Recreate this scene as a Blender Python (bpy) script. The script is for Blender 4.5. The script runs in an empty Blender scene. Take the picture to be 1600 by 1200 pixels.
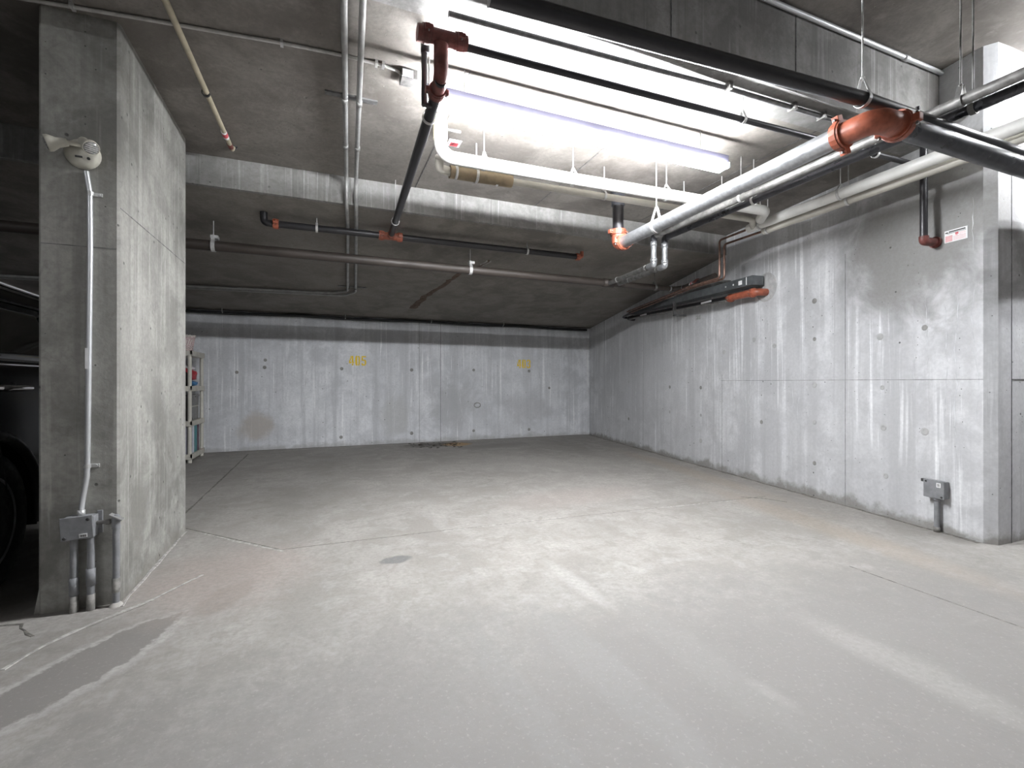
import bpy, bmesh, math, random
from mathutils import Vector, Matrix, Quaternion
random.seed(7)
SC = bpy.context.scene
COL = SC.collection
PI = math.pi

# ---------------------------------------------------------------- camera, world, lights, exposure
cam_d = bpy.data.cameras.new('camera')
cam_d.sensor_width = 36.0
cam_d.lens = 730.0 / 1600.0 * 36.0
cam_d.shift_y = -3.0 / 1600.0
cam_d.clip_start = 0.05
cam = bpy.data.objects.new('camera', cam_d)
COL.objects.link(cam)
YAW = math.atan(295.0 / 730.0)
cam.location = (0, 0, 1.2)
cam.rotation_euler = (PI / 2, 0, -YAW)
SC.camera = cam

world = bpy.data.worlds.new('world')
SC.world = world
world.use_nodes = True
world.node_tree.nodes['Background'].inputs[0].default_value = (0.8, 0.85, 1.0, 1)
world.node_tree.nodes['Background'].inputs[1].default_value = 0.02

SC.view_settings.view_transform = 'Standard'
SC.view_settings.look = 'None'
SC.view_settings.gamma = 1.0
SC.view_settings.use_curve_mapping = False
SC.view_settings.exposure = 0.0

TUBE_MAIN = 515.0   # emission of the strip light in the bay
TUBE_FAR = 95.0     # ... of the far left aisle strip
TUBE_AISLE = 275.0  # ... of the aisle strip by the pilaster
TUBE_COLOR = (0.95, 0.97, 1.0, 1)


# ---------------------------------------------------------------- node helpers
class NT:
    def __init__(s, name):
        s.m = bpy.data.materials.new(name)
        s.m.use_nodes = True
        s.t = s.m.node_tree
        s.b = s.t.nodes['Principled BSDF']
        s.out = s.t.nodes['Material Output']
        s._co = None

    def n(s, typ, **kw):
        nd = s.t.nodes.new(typ)
        for k, v in kw.items():
            setattr(nd, k, v)
        return nd

    def l(s, a, b):
        s.t.links.new(a, b)

    def co(s):
        if s._co is None:
            g = s.n('ShaderNodeNewGeometry')
            s._co = g.outputs['Position']
        return s._co

    def mapped(s, scale, rot=(0, 0, 0), loc=(0, 0, 0), typ='POINT'):
        mp = s.n('ShaderNodeMapping', vector_type=typ)
        mp.inputs['Scale'].default_value = scale
        mp.inputs['Rotation'].default_value = rot
        mp.inputs['Location'].default_value = loc
        s.l(s.co(), mp.inputs['Vector'])
        return mp.outputs[0]

    def noise(s, scale, detail=4, rough=0.55, vec=None, dist=0.0):
        nd = s.n('ShaderNodeTexNoise')
        nd.inputs['Scale'].default_value = scale
        nd.inputs['Detail'].default_value = detail
        nd.inputs['Roughness'].default_value = rough
        nd.inputs['Distortion'].default_value = dist
        s.l(vec if vec is not None else s.co(), nd.inputs['Vector'])
        return nd.outputs['Fac']

    def ss(s, val, a, b, lo=0.0, hi=1.0):
        mr = s.n('ShaderNodeMapRange', interpolation_type='SMOOTHSTEP')
        mr.inputs['From Min'].default_value = a
        mr.inputs['From Max'].default_value = b
        mr.inputs['To Min'].default_value = lo
        mr.inputs['To Max'].default_value = hi
        s.l(val, mr.inputs['Value'])
        return mr.outputs[0]

    def math(s, op, a, b=None, c=None):
        nd = s.n('ShaderNodeMath', operation=op)
        for i, v in enumerate((a, b, c)):
            if v is None:
                continue
            if isinstance(v, (int, float)):
                nd.inputs[i].default_value = v
            else:
                s.l(v, nd.inputs[i])
        return nd.outputs[0]

    def mix(s, fac, a, b, mode='MIX'):
        nd = s.n('ShaderNodeMix', data_type='RGBA', blend_type=mode)
        if isinstance(fac, (int, float)):
            nd.inputs[0].default_value = fac
        else:
            s.l(fac, nd.inputs[0])
        for sock, v in ((nd.inputs[6], a), (nd.inputs[7], b)):
            if isinstance(v, (tuple, list)):
                sock.default_value = tuple(v[:3]) + (1,)
            else:
                s.l(v, sock)
        return nd.outputs[2]

    def bump(s, h, strength, dist=0.01):
        nd = s.n('ShaderNodeBump')
        nd.inputs['Strength'].default_value = strength
        nd.inputs['Distance'].default_value = dist
        s.l(h, nd.inputs['Height'])
        s.l(nd.outputs[0], s.b.inputs['Normal'])


def concrete(name, base, dark, light, streak=0.5, dirt=0.0, rough=0.85, pits=1.0, spots=(), bands=0.0):
    t = NT(name)
    big = t.noise(0.55, 3, 0.5)
    mid = t.noise(2.6, 7, 0.66, dist=0.4)
    fine = t.noise(38, 4, 0.6)
    c = t.mix(t.ss(mid, 0.38, 0.62), dark, base)
    c = t.mix(t.ss(big, 0.42, 0.72, 0, 0.6), c, light)
    c = t.mix(t.ss(t.noise(8.5, 6, 0.75, dist=0.6), 0.52, 0.70, 0, 0.55), c, dark)
    c = t.mix(t.ss(t.noise(5.0, 6, 0.7, t.mapped((1, 1, 1), loc=(7, 3, 5)), 0.3), 0.55, 0.70, 0, 0.5), c, light)
    deep = tuple(x * 0.72 for x in dark)
    if bands > 0:
        # pours and form panels of slightly different grey
        v = t.mapped((0.8, 0.8, 0.02), loc=(1.3, 0.4, 0))
        c = t.mix(t.ss(t.noise(1.0, 1, 0.3, v), 0.46, 0.54, 0, bands), c, dark)
    if streak > 0:
        # lime runs and water streaks, long in z
        v = t.mapped((7.0, 7.0, 0.22))
        s1 = t.noise(1.0, 5, 0.75, v)
        c = t.mix(t.ss(s1, 0.50, 0.66, 0, 0.8 * streak), c, tuple(x * 0.90 for x in dark))
        s3 = t.noise(1.0, 3, 0.7, t.mapped((2.6, 2.6, 0.10), loc=(9, 4, 2)))
        c = t.mix(t.ss(s3, 0.52, 0.62, 0, 0.6 * streak), c, tuple(x * 0.88 for x in dark))
        patch = t.ss(t.noise(0.9, 2, 0.5), 0.42, 0.58)
        for vs_, lo, hi in (((13.0, 13.0, 0.35), 0.56, 0.68), ((26.0, 26.0, 0.5), 0.60, 0.68)):
            s2 = t.noise(1.0, 4, 0.65, t.mapped(vs_, loc=(3, 1, vs_[0])), 0.35)
            s2m = t.math('MULTIPLY', t.ss(s2, lo, hi, 0, 0.75 * streak), patch)
            c = t.mix(s2m, c, tuple(min(1, x * 1.22 + 0.05) for x in light))
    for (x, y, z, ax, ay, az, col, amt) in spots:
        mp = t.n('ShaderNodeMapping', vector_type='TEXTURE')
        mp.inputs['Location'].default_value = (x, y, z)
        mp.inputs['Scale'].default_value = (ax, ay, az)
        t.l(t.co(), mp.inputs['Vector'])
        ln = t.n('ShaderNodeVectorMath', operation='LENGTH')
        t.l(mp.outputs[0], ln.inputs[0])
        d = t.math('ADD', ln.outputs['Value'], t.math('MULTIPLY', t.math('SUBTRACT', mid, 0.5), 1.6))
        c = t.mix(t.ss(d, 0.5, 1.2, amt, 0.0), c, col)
    if dirt > 0:
        xyz = t.n('ShaderNodeSeparateXYZ')
        t.l(t.co(), xyz.inputs[0])
        edge = t.math('ADD', xyz.outputs[2], t.math('MULTIPLY', t.noise(3.2, 5, 0.7), -0.36))
        dm = t.ss(edge, -0.17, -0.08, dirt, 0.0)
        c = t.mix(dm, c, (0.20, 0.185, 0.16))
    c = t.mix(t.ss(fine, 0.30, 0.72, 0.0, 0.28), c, deep)
    # bug holes
    hole = None
    for sc, thr, rad in ((9.0, 0.70, 0.10), (24.0, 0.80, 0.13)):
        vo = t.n('ShaderNodeTexVoronoi')
        vo.inputs['Scale'].default_value = sc
        t.l(t.co(), vo.inputs['Vector'])
        sel = t.n('ShaderNodeSeparateColor')
        t.l(vo.outputs['Color'], sel.inputs[0])
        h1 = t.math('MULTIPLY', t.ss(vo.outputs['Distance'], rad * 0.5, rad, pits, 0.0), t.math('GREATER_THAN', sel.outputs[0], thr))
        hole = h1 if hole is None else t.math('MAXIMUM', hole, h1)
    c = t.mix(t.math('MULTIPLY', hole, 0.8), c, (0.07, 0.07, 0.065))
    t.l(c, t.b.inputs['Base Color'])
    t.b.inputs['Roughness'].default_value = rough
    h = t.math('SUBTRACT', t.math('ADD', t.math('MULTIPLY', fine, 0.25), mid), t.math('MULTIPLY', hole, 1.5))
    t.bump(h, 0.4, 0.012)
    return t.m


def simple(name, col, rough=0.5, metal=0.0, var=0.12, scale=18.0, rvar=0.1, bump=0.0, coat=0.0, dark=None):
    t = NT(name)
    n1 = t.noise(scale, 4, 0.6)
    d = dark if dark else tuple(x * (1 - var * 2.2) for x in col)
    c = t.mix(t.ss(n1, 0.35, 0.65), d, col)
    t.l(c, t.b.inputs['Base Color'])
    t.l(t.ss(t.noise(scale * 0.6, 3), 0.3, 0.7, max(0.02, rough - rvar), min(1, rough + rvar)), t.b.inputs['Roughness'])
    t.b.inputs['Metallic'].default_value = metal
    if coat:
        t.b.inputs['Coat Weight'].default_value = coat
        t.b.inputs['Coat Roughness'].default_value = 0.05
    if bump:
        t.bump(t.noise(scale * 3, 3), bump, 0.004)
    return t.m


def emit(name, col, strength):
    t = NT(name)
    t.b.inputs['Base Color'].default_value = (0.9, 0.9, 0.9, 1)
    t.b.inputs['Emission Color'].default_value = col
    t.b.inputs['Emission Strength'].default_value = strength
    return t.m


M = {}
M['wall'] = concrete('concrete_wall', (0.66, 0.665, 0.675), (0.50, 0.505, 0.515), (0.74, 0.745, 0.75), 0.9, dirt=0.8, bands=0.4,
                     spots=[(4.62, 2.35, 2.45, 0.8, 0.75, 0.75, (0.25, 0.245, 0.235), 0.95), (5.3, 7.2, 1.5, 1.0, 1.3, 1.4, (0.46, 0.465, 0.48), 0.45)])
M['wall_back'] = concrete('concrete_back_wall', (0.74, 0.75, 0.77), (0.54, 0.55, 0.57), (0.80, 0.81, 0.82), 0.8, dirt=0.4, bands=0.4,
                          spots=[(-1.1, 9.3, 0.42, 0.30, 1, 0.26, (0.42, 0.36, 0.29), 0.6), (2.45, 9.3, 0.75, 0.5, 1, 0.5, (0.40, 0.405, 0.41), 0.6), (1.3, 9.3, 0.5, 0.35, 1, 0.4, (0.44, 0.44, 0.42), 0.5), (4.1, 9.3, 0.65, 0.6, 1, 0.35, (0.42, 0.42, 0.43), 0.5)])
M['pier'] = concrete('concrete_pier', (0.38, 0.375, 0.345), (0.20, 0.196, 0.18), (0.48, 0.47, 0.435), 0.45, dirt=0.5,
                      spots=[(-1.02, 3.45, 0.38, 0.4, 0.12, 0.30, (0.22, 0.215, 0.195), 0.8)])
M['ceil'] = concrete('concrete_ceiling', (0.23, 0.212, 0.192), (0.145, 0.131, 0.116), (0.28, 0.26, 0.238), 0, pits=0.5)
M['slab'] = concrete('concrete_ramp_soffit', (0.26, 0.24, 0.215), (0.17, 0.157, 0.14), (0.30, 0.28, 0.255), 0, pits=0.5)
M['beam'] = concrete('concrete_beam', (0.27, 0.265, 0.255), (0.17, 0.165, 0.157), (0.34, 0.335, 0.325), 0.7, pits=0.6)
M['tie'] = simple('tie_plug', (0.31, 0.305, 0.29), 0.9, var=0.12, scale=14)
M['tie_pale'] = simple('tie_plug_pale', (0.46, 0.46, 0.455), 0.9, var=0.1, scale=14)
M['fin'] = simple('form_joint', (0.16, 0.16, 0.16), 0.9, var=0.25, scale=30)
M['fin_pale'] = simple('form_joint_pale', (0.27, 0.27, 0.265), 0.9, var=0.25, scale=12)
M['lime'] = simple('lime_run', (0.68, 0.69, 0.70), 0.9, var=0.14, scale=9)
M['black_pipe'] = simple('black_steel_pipe', (0.034, 0.033, 0.036), 0.34, 0.3, 0.08, 5, 0.04)
M['dark_pipe'] = simple('dark_grey_pipe', (0.075, 0.077, 0.085), 0.35, 0.5, 0.15, 10, 0.1)
M['galv'] = simple('galvanised_pipe', (0.42, 0.43, 0.44), 0.36, 0.7, 0.10, 30, 0.07)
M['galv_dull'] = simple('dull_galvanised_pipe', (0.24, 0.235, 0.225), 0.5, 0.45, 0.2, 16, 0.1)
M['cast'] = simple('brown_cast_pipe', (0.052, 0.042, 0.036), 0.5, 0.1, 0.12, 4, 0.08)
M['orange'] = simple('orange_painted_iron', (0.37, 0.105, 0.058), 0.42, 0.0, 0.16, 20, 0.1)
M['red_dull'] = simple('dull_red_iron', (0.20, 0.062, 0.052), 0.5, 0.0, 0.2, 20, 0.1)
M['white_ins'] = simple('white_jacket', (0.76, 0.755, 0.72), 0.5, 0.0, 0.05, 6, 0.1)
M['cream_ins'] = simple('cream_jacket', (0.55, 0.53, 0.47), 0.55, 0.0, 0.07, 6, 0.1)
M['kraft'] = simple('kraft_jacket', (0.30, 0.235, 0.15), 0.75, 0.0, 0.15, 8, 0.1)
M['yellowed'] = simple('yellowed_pvc', (0.70, 0.66, 0.48), 0.5, 0.0, 0.08, 12)
M['beige_pvc'] = simple('beige_pvc', (0.46, 0.41, 0.30), 0.5, 0.0, 0.08, 12)
M['copper'] = simple('old_copper', (0.20, 0.115, 0.085), 0.5, 0.4, 0.25, 14)
M['grey_pvc'] = simple('grey_pvc', (0.245, 0.25, 0.26), 0.5, 0.0, 0.1, 16)
M['grey_dirty'] = simple('dusty_grey_pvc', (0.27, 0.26, 0.24), 0.75, 0.0, 0.2, 26)
M['grey_cond'] = simple('grey_conduit', (0.40, 0.40, 0.39), 0.45, 0.35, 0.1, 12)
M['emt'] = simple('zinc_conduit', (0.66, 0.67, 0.68), 0.42, 0.6, 0.03, 8, 0.04)
M['zinc'] = simple('zinc_hanger', (0.66, 0.66, 0.65), 0.4, 0.5, 0.1, 30)
M['strut'] = simple('strut_steel', (0.22, 0.22, 0.22), 0.5, 0.4, 0.15, 30)
M['channel'] = simple('grey_sheet_steel', (0.13, 0.14, 0.145), 0.5, 0.3, 0.12, 10)
M['white_paint'] = simple('white_enamel', (0.78, 0.78, 0.80), 0.45, 0.0, 0.03, 10)
M['lamp_grey'] = simple('lilac_grey_enamel', (0.075, 0.072, 0.105), 0.6, 0.0, 0.03, 10)
M['cream_plastic'] = simple('cream_plastic', (0.62, 0.60, 0.52), 0.5, 0.0, 0.06, 20)
M['lens'] = simple('lamp_lens', (0.42, 0.42, 0.40), 0.22, 0.1, 0.2, 120)
M['paper'] = simple('label_paper', (0.82, 0.82, 0.82), 0.6, 0.0, 0.03, 20)
M['ink_red'] = simple('red_print', (0.62, 0.10, 0.12), 0.6, 0.0, 0.05, 40)
M['ink_pink'] = simple('pale_red_print', (0.72, 0.42, 0.43), 0.6, 0.0, 0.05, 40)
M['ink_black'] = simple('black_print', (0.04, 0.04, 0.04), 0.6, 0.0, 0.05, 40)
M['cable'] = simple('black_cable', (0.018, 0.018, 0.018), 0.5, 0.0, 0.1, 20)
M['white_cable'] = simple('white_cable', (0.55, 0.54, 0.51), 0.5, 0.0, 0.1, 20)
M['shelf'] = simple('beige_plastic', (0.52, 0.50, 0.44), 0.55, 0.0, 0.05, 12)
M['rubber'] = simple('tyre_rubber', (0.012, 0.012, 0.012), 0.8, 0.0, 0.1, 40)
M['car'] = simple('black_car_paint', (0.004, 0.004, 0.005), 0.22, 0.0, 0.1, 4, 0.03)
M['car'].node_tree.nodes['Principled BSDF'].inputs['Specular IOR Level'].default_value = 0.10
M['trim'] = simple('black_trim', (0.012, 0.012, 0.012), 0.55, 0.0, 0.1, 30)
M['chrome'] = simple('chrome', (0.80, 0.80, 0.82), 0.10, 1.0, 0.03, 10, 0.04)
M['rim'] = simple('dark_alloy', (0.30, 0.30, 0.31), 0.4, 0.4, 0.06, 20)
M['glass'] = simple('tinted_glass', (0.012, 0.016, 0.016), 0.04, 0.0, 0.1, 4, 0.02)
M['lamp_red'] = simple('tail_lamp_red', (0.20, 0.01, 0.01), 0.2, 0.0, 0.1, 8)
M['tube'] = emit('fluorescent_tube', TUBE_COLOR, TUBE_MAIN)
M['tube_aisle'] = emit('fluorescent_tube_aisle', TUBE_COLOR, TUBE_AISLE)
M['tube_far'] = emit('fluorescent_tube_far', TUBE_COLOR, TUBE_FAR)
M['rust'] = simple('rust_stain', (0.15, 0.105, 0.078), 0.9, 0.0, 0.2, 16)
M['efflo'] = simple('pale_mineral_crust', (0.46, 0.44, 0.41), 0.9, 0.0, 0.2, 16)


def yellow_paint():
    t = NT('worn_yellow_paint')
    w = t.ss(t.noise(45, 4, 0.7), 0.50, 0.64)
    c = t.mix(w, (0.82, 0.57, 0.015), (0.70, 0.55, 0.16))
    t.l(c, t.b.inputs['Base Color'])
    t.b.inputs['Roughness'].default_value = 0.8
    return t.m


M['yellow'] = yellow_paint()


def floor_mat():
    t = NT('concrete_floor')
    xyz = t.n('ShaderNodeSeparateXYZ')
    t.l(t.co(), xyz.inputs[0])
    big = t.noise(0.5, 4, 0.55, dist=0.6)
    mid = t.noise(2.0, 7, 0.65, dist=0.5)
    fine = t.noise(34, 5, 0.7)
    c = t.mix(t.ss(mid, 0.38, 0.62), (0.235, 0.220, 0.203), (0.318, 0.301, 0.281))
    c = t.mix(t.ss(t.noise(6.5, 6, 0.72, dist=0.5), 0.50, 0.64, 0, 0.7), c, (0.215, 0.203, 0.187))
    c = t.mix(t.ss(t.noise(4.2, 6, 0.7, t.mapped((1, 1, 1), loc=(5, 9, 0)), 0.4), 0.52, 0.66, 0, 0.5), c, (0.37, 0.355, 0.335))
    c = t.mix(t.ss(big, 0.45, 0.70, 0, 0.35), c, (0.375, 0.36, 0.34))
    # scuffs stretched along the way cars travel
    v = t.mapped((2.6, 0.5, 1.0), rot=(0, 0, 0.18))
    tr = t.noise(1.0, 5, 0.65, v)
    c = t.mix(t.ss(tr, 0.54, 0.72, 0, 0.45), c, (0.235, 0.222, 0.205))
    v = t.mapped((3.5, 0.8, 1.0), rot=(0, 0, -0.5), loc=(4, 2, 0))
    tr2 = t.noise(1.0, 4, 0.6, v)
    c = t.mix(t.ss(tr2, 0.58, 0.74, 0, 0.4), c, (0.40, 0.385, 0.365))
    wob = t.noise(2.2, 5, 0.65)
    wob2 = t.math('ADD', t.math('MULTIPLY', t.math('SUBTRACT', wob, 0.5), 0.8), t.math('MULTIPLY', t.math('SUBTRACT', t.noise(11, 5, 0.7), 0.5), 0.8))

    def blot(x, y, ax, ay, rot, col, amt, soft=0.25):
        nonlocal c
        mp = t.n('ShaderNodeMapping', vector_type='TEXTURE')
        mp.inputs['Location'].default_value = (x, y, 0)
        mp.inputs['Rotation'].default_value = (0, 0, rot)
        mp.inputs['Scale'].default_value = (ax, ay, 50)
        t.l(t.co(), mp.inputs['Vector'])
        ln = t.n('ShaderNodeVectorMath', operation='LENGTH')
        t.l(mp.outputs[0], ln.inputs[0])
        d = t.math('ADD', ln.outputs['Value'], wob2)
        c = t.mix(t.ss(d, 1 - soft, 1 + soft, amt, 0.0), c, col)
    for b in BLOTS:
        blot(*b)
    c = t.mix(t.ss(fine, 0.36, 0.66, 0.0, 0.45), c, (0.19, 0.18, 0.166))
    c = t.mix(t.ss(t.noise(60, 3, 0.7), 0.56, 0.70, 0.0, 0.2), c, (0.42, 0.405, 0.385))
    t.l(c, t.b.inputs['Base Color'])
    t.l(t.ss(mid, 0.3, 0.7, 0.66, 0.82), t.b.inputs['Roughness'])
    t.b.inputs['Specular IOR Level'].default_value = 0.3
    t.bump(t.math('ADD', t.math('MULTIPLY', fine, 0.3), mid), 0.25, 0.01)
    return t.m


DK = (0.15, 0.14, 0.125)
WET = (0.17, 0.16, 0.148)
PINK = (0.33, 0.275, 0.25)
PALE = (0.43, 0.415, 0.395)
TAN = (0.31, 0.255, 0.205)
BLOTS = [
    # x, y, half sizes, turn, colour, amount, softness: stains that stay with the floor, and a painted dimming of the lane
    (-0.96, 2.46, 0.175, 0.53, -0.54, PALE, 0.6, 0.10),
    (-0.95, 2.48, 0.135, 0.46, -0.54, WET, 0.9, 0.07),
    (1.2, 0.75, 3.6, 1.5, 0.06, (0.175, 0.168, 0.16), 0.85, 0.45),   # drive lane: tyre dirt, plus broad darkening painted to dim the lit foreground
    (-0.50, 3.02, 0.10, 0.22, -0.45, DK, 0.6, 0.30),
    (0.46, 3.22, 0.105, 0.065, 0.1, (0.12, 0.12, 0.122), 0.85, 0.15),
    (-0.55, 3.35, 0.45, 0.5, 0.2, PINK, 0.6, 0.5),
    (2.5, 4.3, 0.8, 0.3, 0.1, PINK, 0.35, 0.5),
    (2.0, 8.85, 0.6, 0.28, 0.1, (0.07, 0.062, 0.052), 0.85, 0.4),
    (3.0, 8.3, 0.7, 0.25, 0.1, (0.16, 0.152, 0.145), 0.55, 0.5),
    (2.40, 8.75, 0.24, 0.26, 0.4, (0.40, 0.24, 0.10), 0.9, 0.25),
    (0.1, 7.3, 0.30, 1.0, -0.05, DK, 0.3, 0.6),
    (-0.2, 5.2, 0.4, 0.8, -0.2, DK, 0.35, 0.6),
    (4.3, 7.6, 0.3, 1.2, -0.15, DK, 0.2, 0.6),
    (0.69, 1.62, 0.07, 0.55, 0.05, (0.21, 0.205, 0.198), 0.6, 0.25),
    (1.08, 1.65, 0.10, 0.62, 0.05, (0.21, 0.205, 0.198), 0.6, 0.25),
    (1.52, 1.62, 0.10, 0.62, -0.02, (0.215, 0.208, 0.198), 0.5, 0.35),
    (1.60, 1.30, 0.03, 0.10, 0.1, PALE, 0.14, 0.8),
    (1.40, 2.45, 0.05, 0.33, 0.05, PALE, 0.4, 0.6),
    (2.28, 1.2, 0.10, 0.40, 0.05, PALE, 0.2, 0.5),
    (3.9, 2.9, 0.16, 1.4, -0.15, TAN, 0.5, 0.6),
    (4.55, 5.0, 0.16, 1.8, -0.15, TAN, 0.5, 0.6),
    (0.2, 1.9, 0.9, 0.5, 0.3, (0.23, 0.222, 0.212), 0.35, 0.6),
]
M['floor'] = floor_mat()
M['joint_dark'] = simple('joint_groove', (0.19, 0.178, 0.16), 0.9, 0, 0.25, 30)
M['joint_pale'] = simple('joint_filler', (0.44, 0.425, 0.40), 0.9, 0, 0.2, 30)


# ---------------------------------------------------------------- mesh builder
def V(*a):
    return Vector(a[0] if len(a) == 1 else a)


class MB:
    def __init__(s, mat=None):
        s.v, s.f, s.sm = [], [], []
        s.M = mat or Matrix.Identity(4)

    def add(s, verts, faces, smooth=False):
        o = len(s.v)
        s.v += [s.M @ Vector(p) for p in verts]
        s.f += [tuple(i + o for i in f) for f in faces]
        s.sm += [smooth] * len(faces)
        return s

    def box(s, lo, hi, bev=0.0):
        x0, y0, z0 = lo
        x1, y1, z1 = hi
        if bev <= 0:
            vs = [(x0, y0, z0), (x1, y0, z0), (x1, y1, z0), (x0, y1, z0), (x0, y0, z1), (x1, y0, z1), (x1, y1, z1), (x0, y1, z1)]
            return s.add(vs, [(0, 3, 2, 1), (4, 5, 6, 7), (0, 1, 5, 4), (1, 2, 6, 5), (2, 3, 7, 6), (3, 0, 4, 7)])
        bm = bmesh.new()
        bmesh.ops.create_cube(bm, size=1)
        for v in bm.verts:
            v.co = Vector(((x0 + x1) / 2 + v.co.x * (x1 - x0), (y0 + y1) / 2 + v.co.y * (y1 - y0), (z0 + z1) / 2 + v.co.z * (z1 - z0)))
        bmesh.ops.bevel(bm, geom=bm.edges[:], offset=bev, segments=2, affect='EDGES', profile=0.5)
        s.bm(bm)
        return s

    def bm(s, bm, smooth=False):
        bm.verts.index_update()
        s.add([v.co.copy() for v in bm.verts], [tuple(v.index for v in f.verts) for f in bm.faces], smooth)
        bm.free()
        return s

    def tube(s, pts, r, seg=14, bend=0.0, caps=True, bseg=7):
        pts = [Vector(p) for p in pts]
        path = [pts[0]]
        for i in range(1, len(pts) - 1):
            if bend <= 0:
                path.append(pts[i])
                continue
            a, b, c = pts[i - 1], pts[i], pts[i + 1]
            d1 = (a - b).normalized()
            d2 = (c - b).normalized()
            ang = d1.angle(d2)
            if ang > PI - 0.02:
                path.append(b)
                continue
            k = min(bend / math.tan(ang / 2), (a - b).length * 0.49, (c - b).length * 0.49)
            rr = k * math.tan(ang / 2)
            cen = b + (d1 + d2).normalized() * (rr / math.sin(ang / 2))
            p1, p2 = b + d1 * k, b + d2 * k
            for j in range(bseg + 1):
                w = j / bseg
                q = (p1 - cen).normalized().slerp((p2 - cen).normalized(), w)
                path.append(cen + q * rr)
        path.append(pts[-1])
        tang = []
        for i in range(len(path)):
            a = path[max(0, i - 1)]
            b = path[min(len(path) - 1, i + 1)]
            tang.append((b - a).normalized())
        up = Vector((0, 0, 1)) if abs(tang[0].z) < 0.9 else Vector((1, 0, 0))
        nrm = (up - tang[0] * up.dot(tang[0])).normalized()
        vs, fs = [], []
        rad = r if callable(r) else (lambda w: r)
        for i, p in enumerate(path):
            if i:
                q = tang[i - 1].rotation_difference(tang[i])
                nrm = q @ nrm
                nrm = (nrm - tang[i] * nrm.dot(tang[i])).normalized()
            bi = tang[i].cross(nrm)
            rr = rad(i / (len(path) - 1))
            for k in range(seg):
                a = 2 * PI * k / seg
                vs.append(p + (nrm * math.cos(a) + bi * math.sin(a)) * rr)
        for i in range(len(path) - 1):
            for k in range(seg):
                k2 = (k + 1) % seg
                fs.append((i * seg + k, i * seg + k2, (i + 1) * seg + k2, (i + 1) * seg + k))
        s.add(vs, fs, True)
        if caps:
            n = len(path) - 1
            s.add(vs[:seg], [tuple(reversed(range(seg)))])
            s.add(vs[n * seg:], [tuple(range(seg))])
        return s

    def lathe(s, prof, base, axis, seg=20, smooth=True):
        """prof: [(distance along the axis, radius)]"""
        base, axis = Vector(base), Vector(axis).normalized()
        up = Vector((0, 0, 1)) if abs(axis.z) < 0.9 else Vector((1, 0, 0))
        n = (up - axis * up.dot(axis)).normalized()
        b = axis.cross(n)
        vs, fs = [], []
        for t, r in prof:
            for k in range(seg):
                a = 2 * PI * k / seg
                vs.append(base + axis * t + (n * math.cos(a) + b * math.sin(a)) * max(r, 1e-4))
        for i in range(len(prof) - 1):
            for k in range(seg):
                k2 = (k + 1) % seg
                fs.append((i * seg + k, i * seg + k2, (i + 1) * seg + k2, (i + 1) * seg + k))
        s.add(vs, fs, smooth)
        s.add(vs[:seg], [tuple(reversed(range(seg)))])
        s.add(vs[-seg:], [tuple(range(seg))])
        return s

    def prism(s, poly, axis, a, b):
        """poly of 2D points; axis 'x' -> (y,z), 'y' -> (x,z), 'z' -> (x,y)"""
        def p3(p, t):
            return {'x': (t, p[0], p[1]), 'y': (p[0], t, p[1]), 'z': (p[0], p[1], t)}[axis]
        n = len(poly)
        vs = [p3(p, a) for p in poly] + [p3(p, b) for p in poly]
        fs = [tuple(range(n)), tuple(reversed(range(n, 2 * n)))] + [(i, i + n, (i + 1) % n + n, (i + 1) % n) for i in range(n)]
        return s.add(vs, fs)

    def ribbon(s, pts, w, n=(0, 0, 1), th=0.0015):
        """flat ragged strip lying on a surface of normal n, thickness th"""
        n = Vector(n)
        pts = [Vector(p) for p in pts]
        vs, fs = [], []
        for i, p in enumerate(pts):
            d = (pts[min(i + 1, len(pts) - 1)] - pts[max(i - 1, 0)]).normalized()
            q = n.cross(d).normalized()
            ww = w(i) if callable(w) else w
            vs += [p - q * ww / 2, p + q * ww / 2, p + q * ww / 2 * 0.7 + n * th, p - q * ww / 2 * 0.7 + n * th]
        for i in range(len(pts) - 1):
            a, b = i * 4, i * 4 + 4
            for k in range(4):
                fs.append((a + k, a + (k + 1) % 4, b + (k + 1) % 4, b + k))
        fs += [(0, 3, 2, 1), (len(vs) - 4, len(vs) - 3, len(vs) - 2, len(vs) - 1)]
        return s.add(vs, fs)

    def build(s, name, mat, parent=None, fix=True):
        org = Vector((0, 0, 0))
        q = parent
        while q is not None:
            org += q.location
            q = q.parent
        me = bpy.data.meshes.new(name)
        me.from_pydata([p - org for p in s.v], [], s.f)
        me.polygons.foreach_set('use_smooth', s.sm)
        if fix:
            bm = bmesh.new()
            bm.from_mesh(me)
            bmesh.ops.recalc_face_normals(bm, faces=bm.faces[:])
            bm.to_mesh(me)
            bm.free()
        me.update()
        me.materials.append(M[mat] if isinstance(mat, str) else mat)
        o = bpy.data.objects.new(name, me)
        COL.objects.link(o)
        o.parent = parent
        return o


def thing(name, label, cat, loc=(0, 0, 0), group=None):
    o = bpy.data.objects.new(name, None)
    o.empty_display_size = 0.1
    COL.objects.link(o)
    o.location = loc
    o['label'] = label
    o['category'] = cat
    if group:
        o['group'] = group
    return o


def tag(o, label, cat, group=None):
    o['label'] = label
    o['category'] = cat
    if group:
        o['group'] = group
    return o


def struct(o, label=None):
    o['kind'] = 'structure'
    if label:
        o['label'] = label
    return o


def copy_tree(o, parent=None, offset=(0, 0, 0), mats=None):
    c = o.copy()
    COL.objects.link(c)
    c.parent = parent
    if parent is None:
        c.location = Vector(o.location) + Vector(offset)
    for ch in list(o.children):
        copy_tree(ch, c)
    return c


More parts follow.
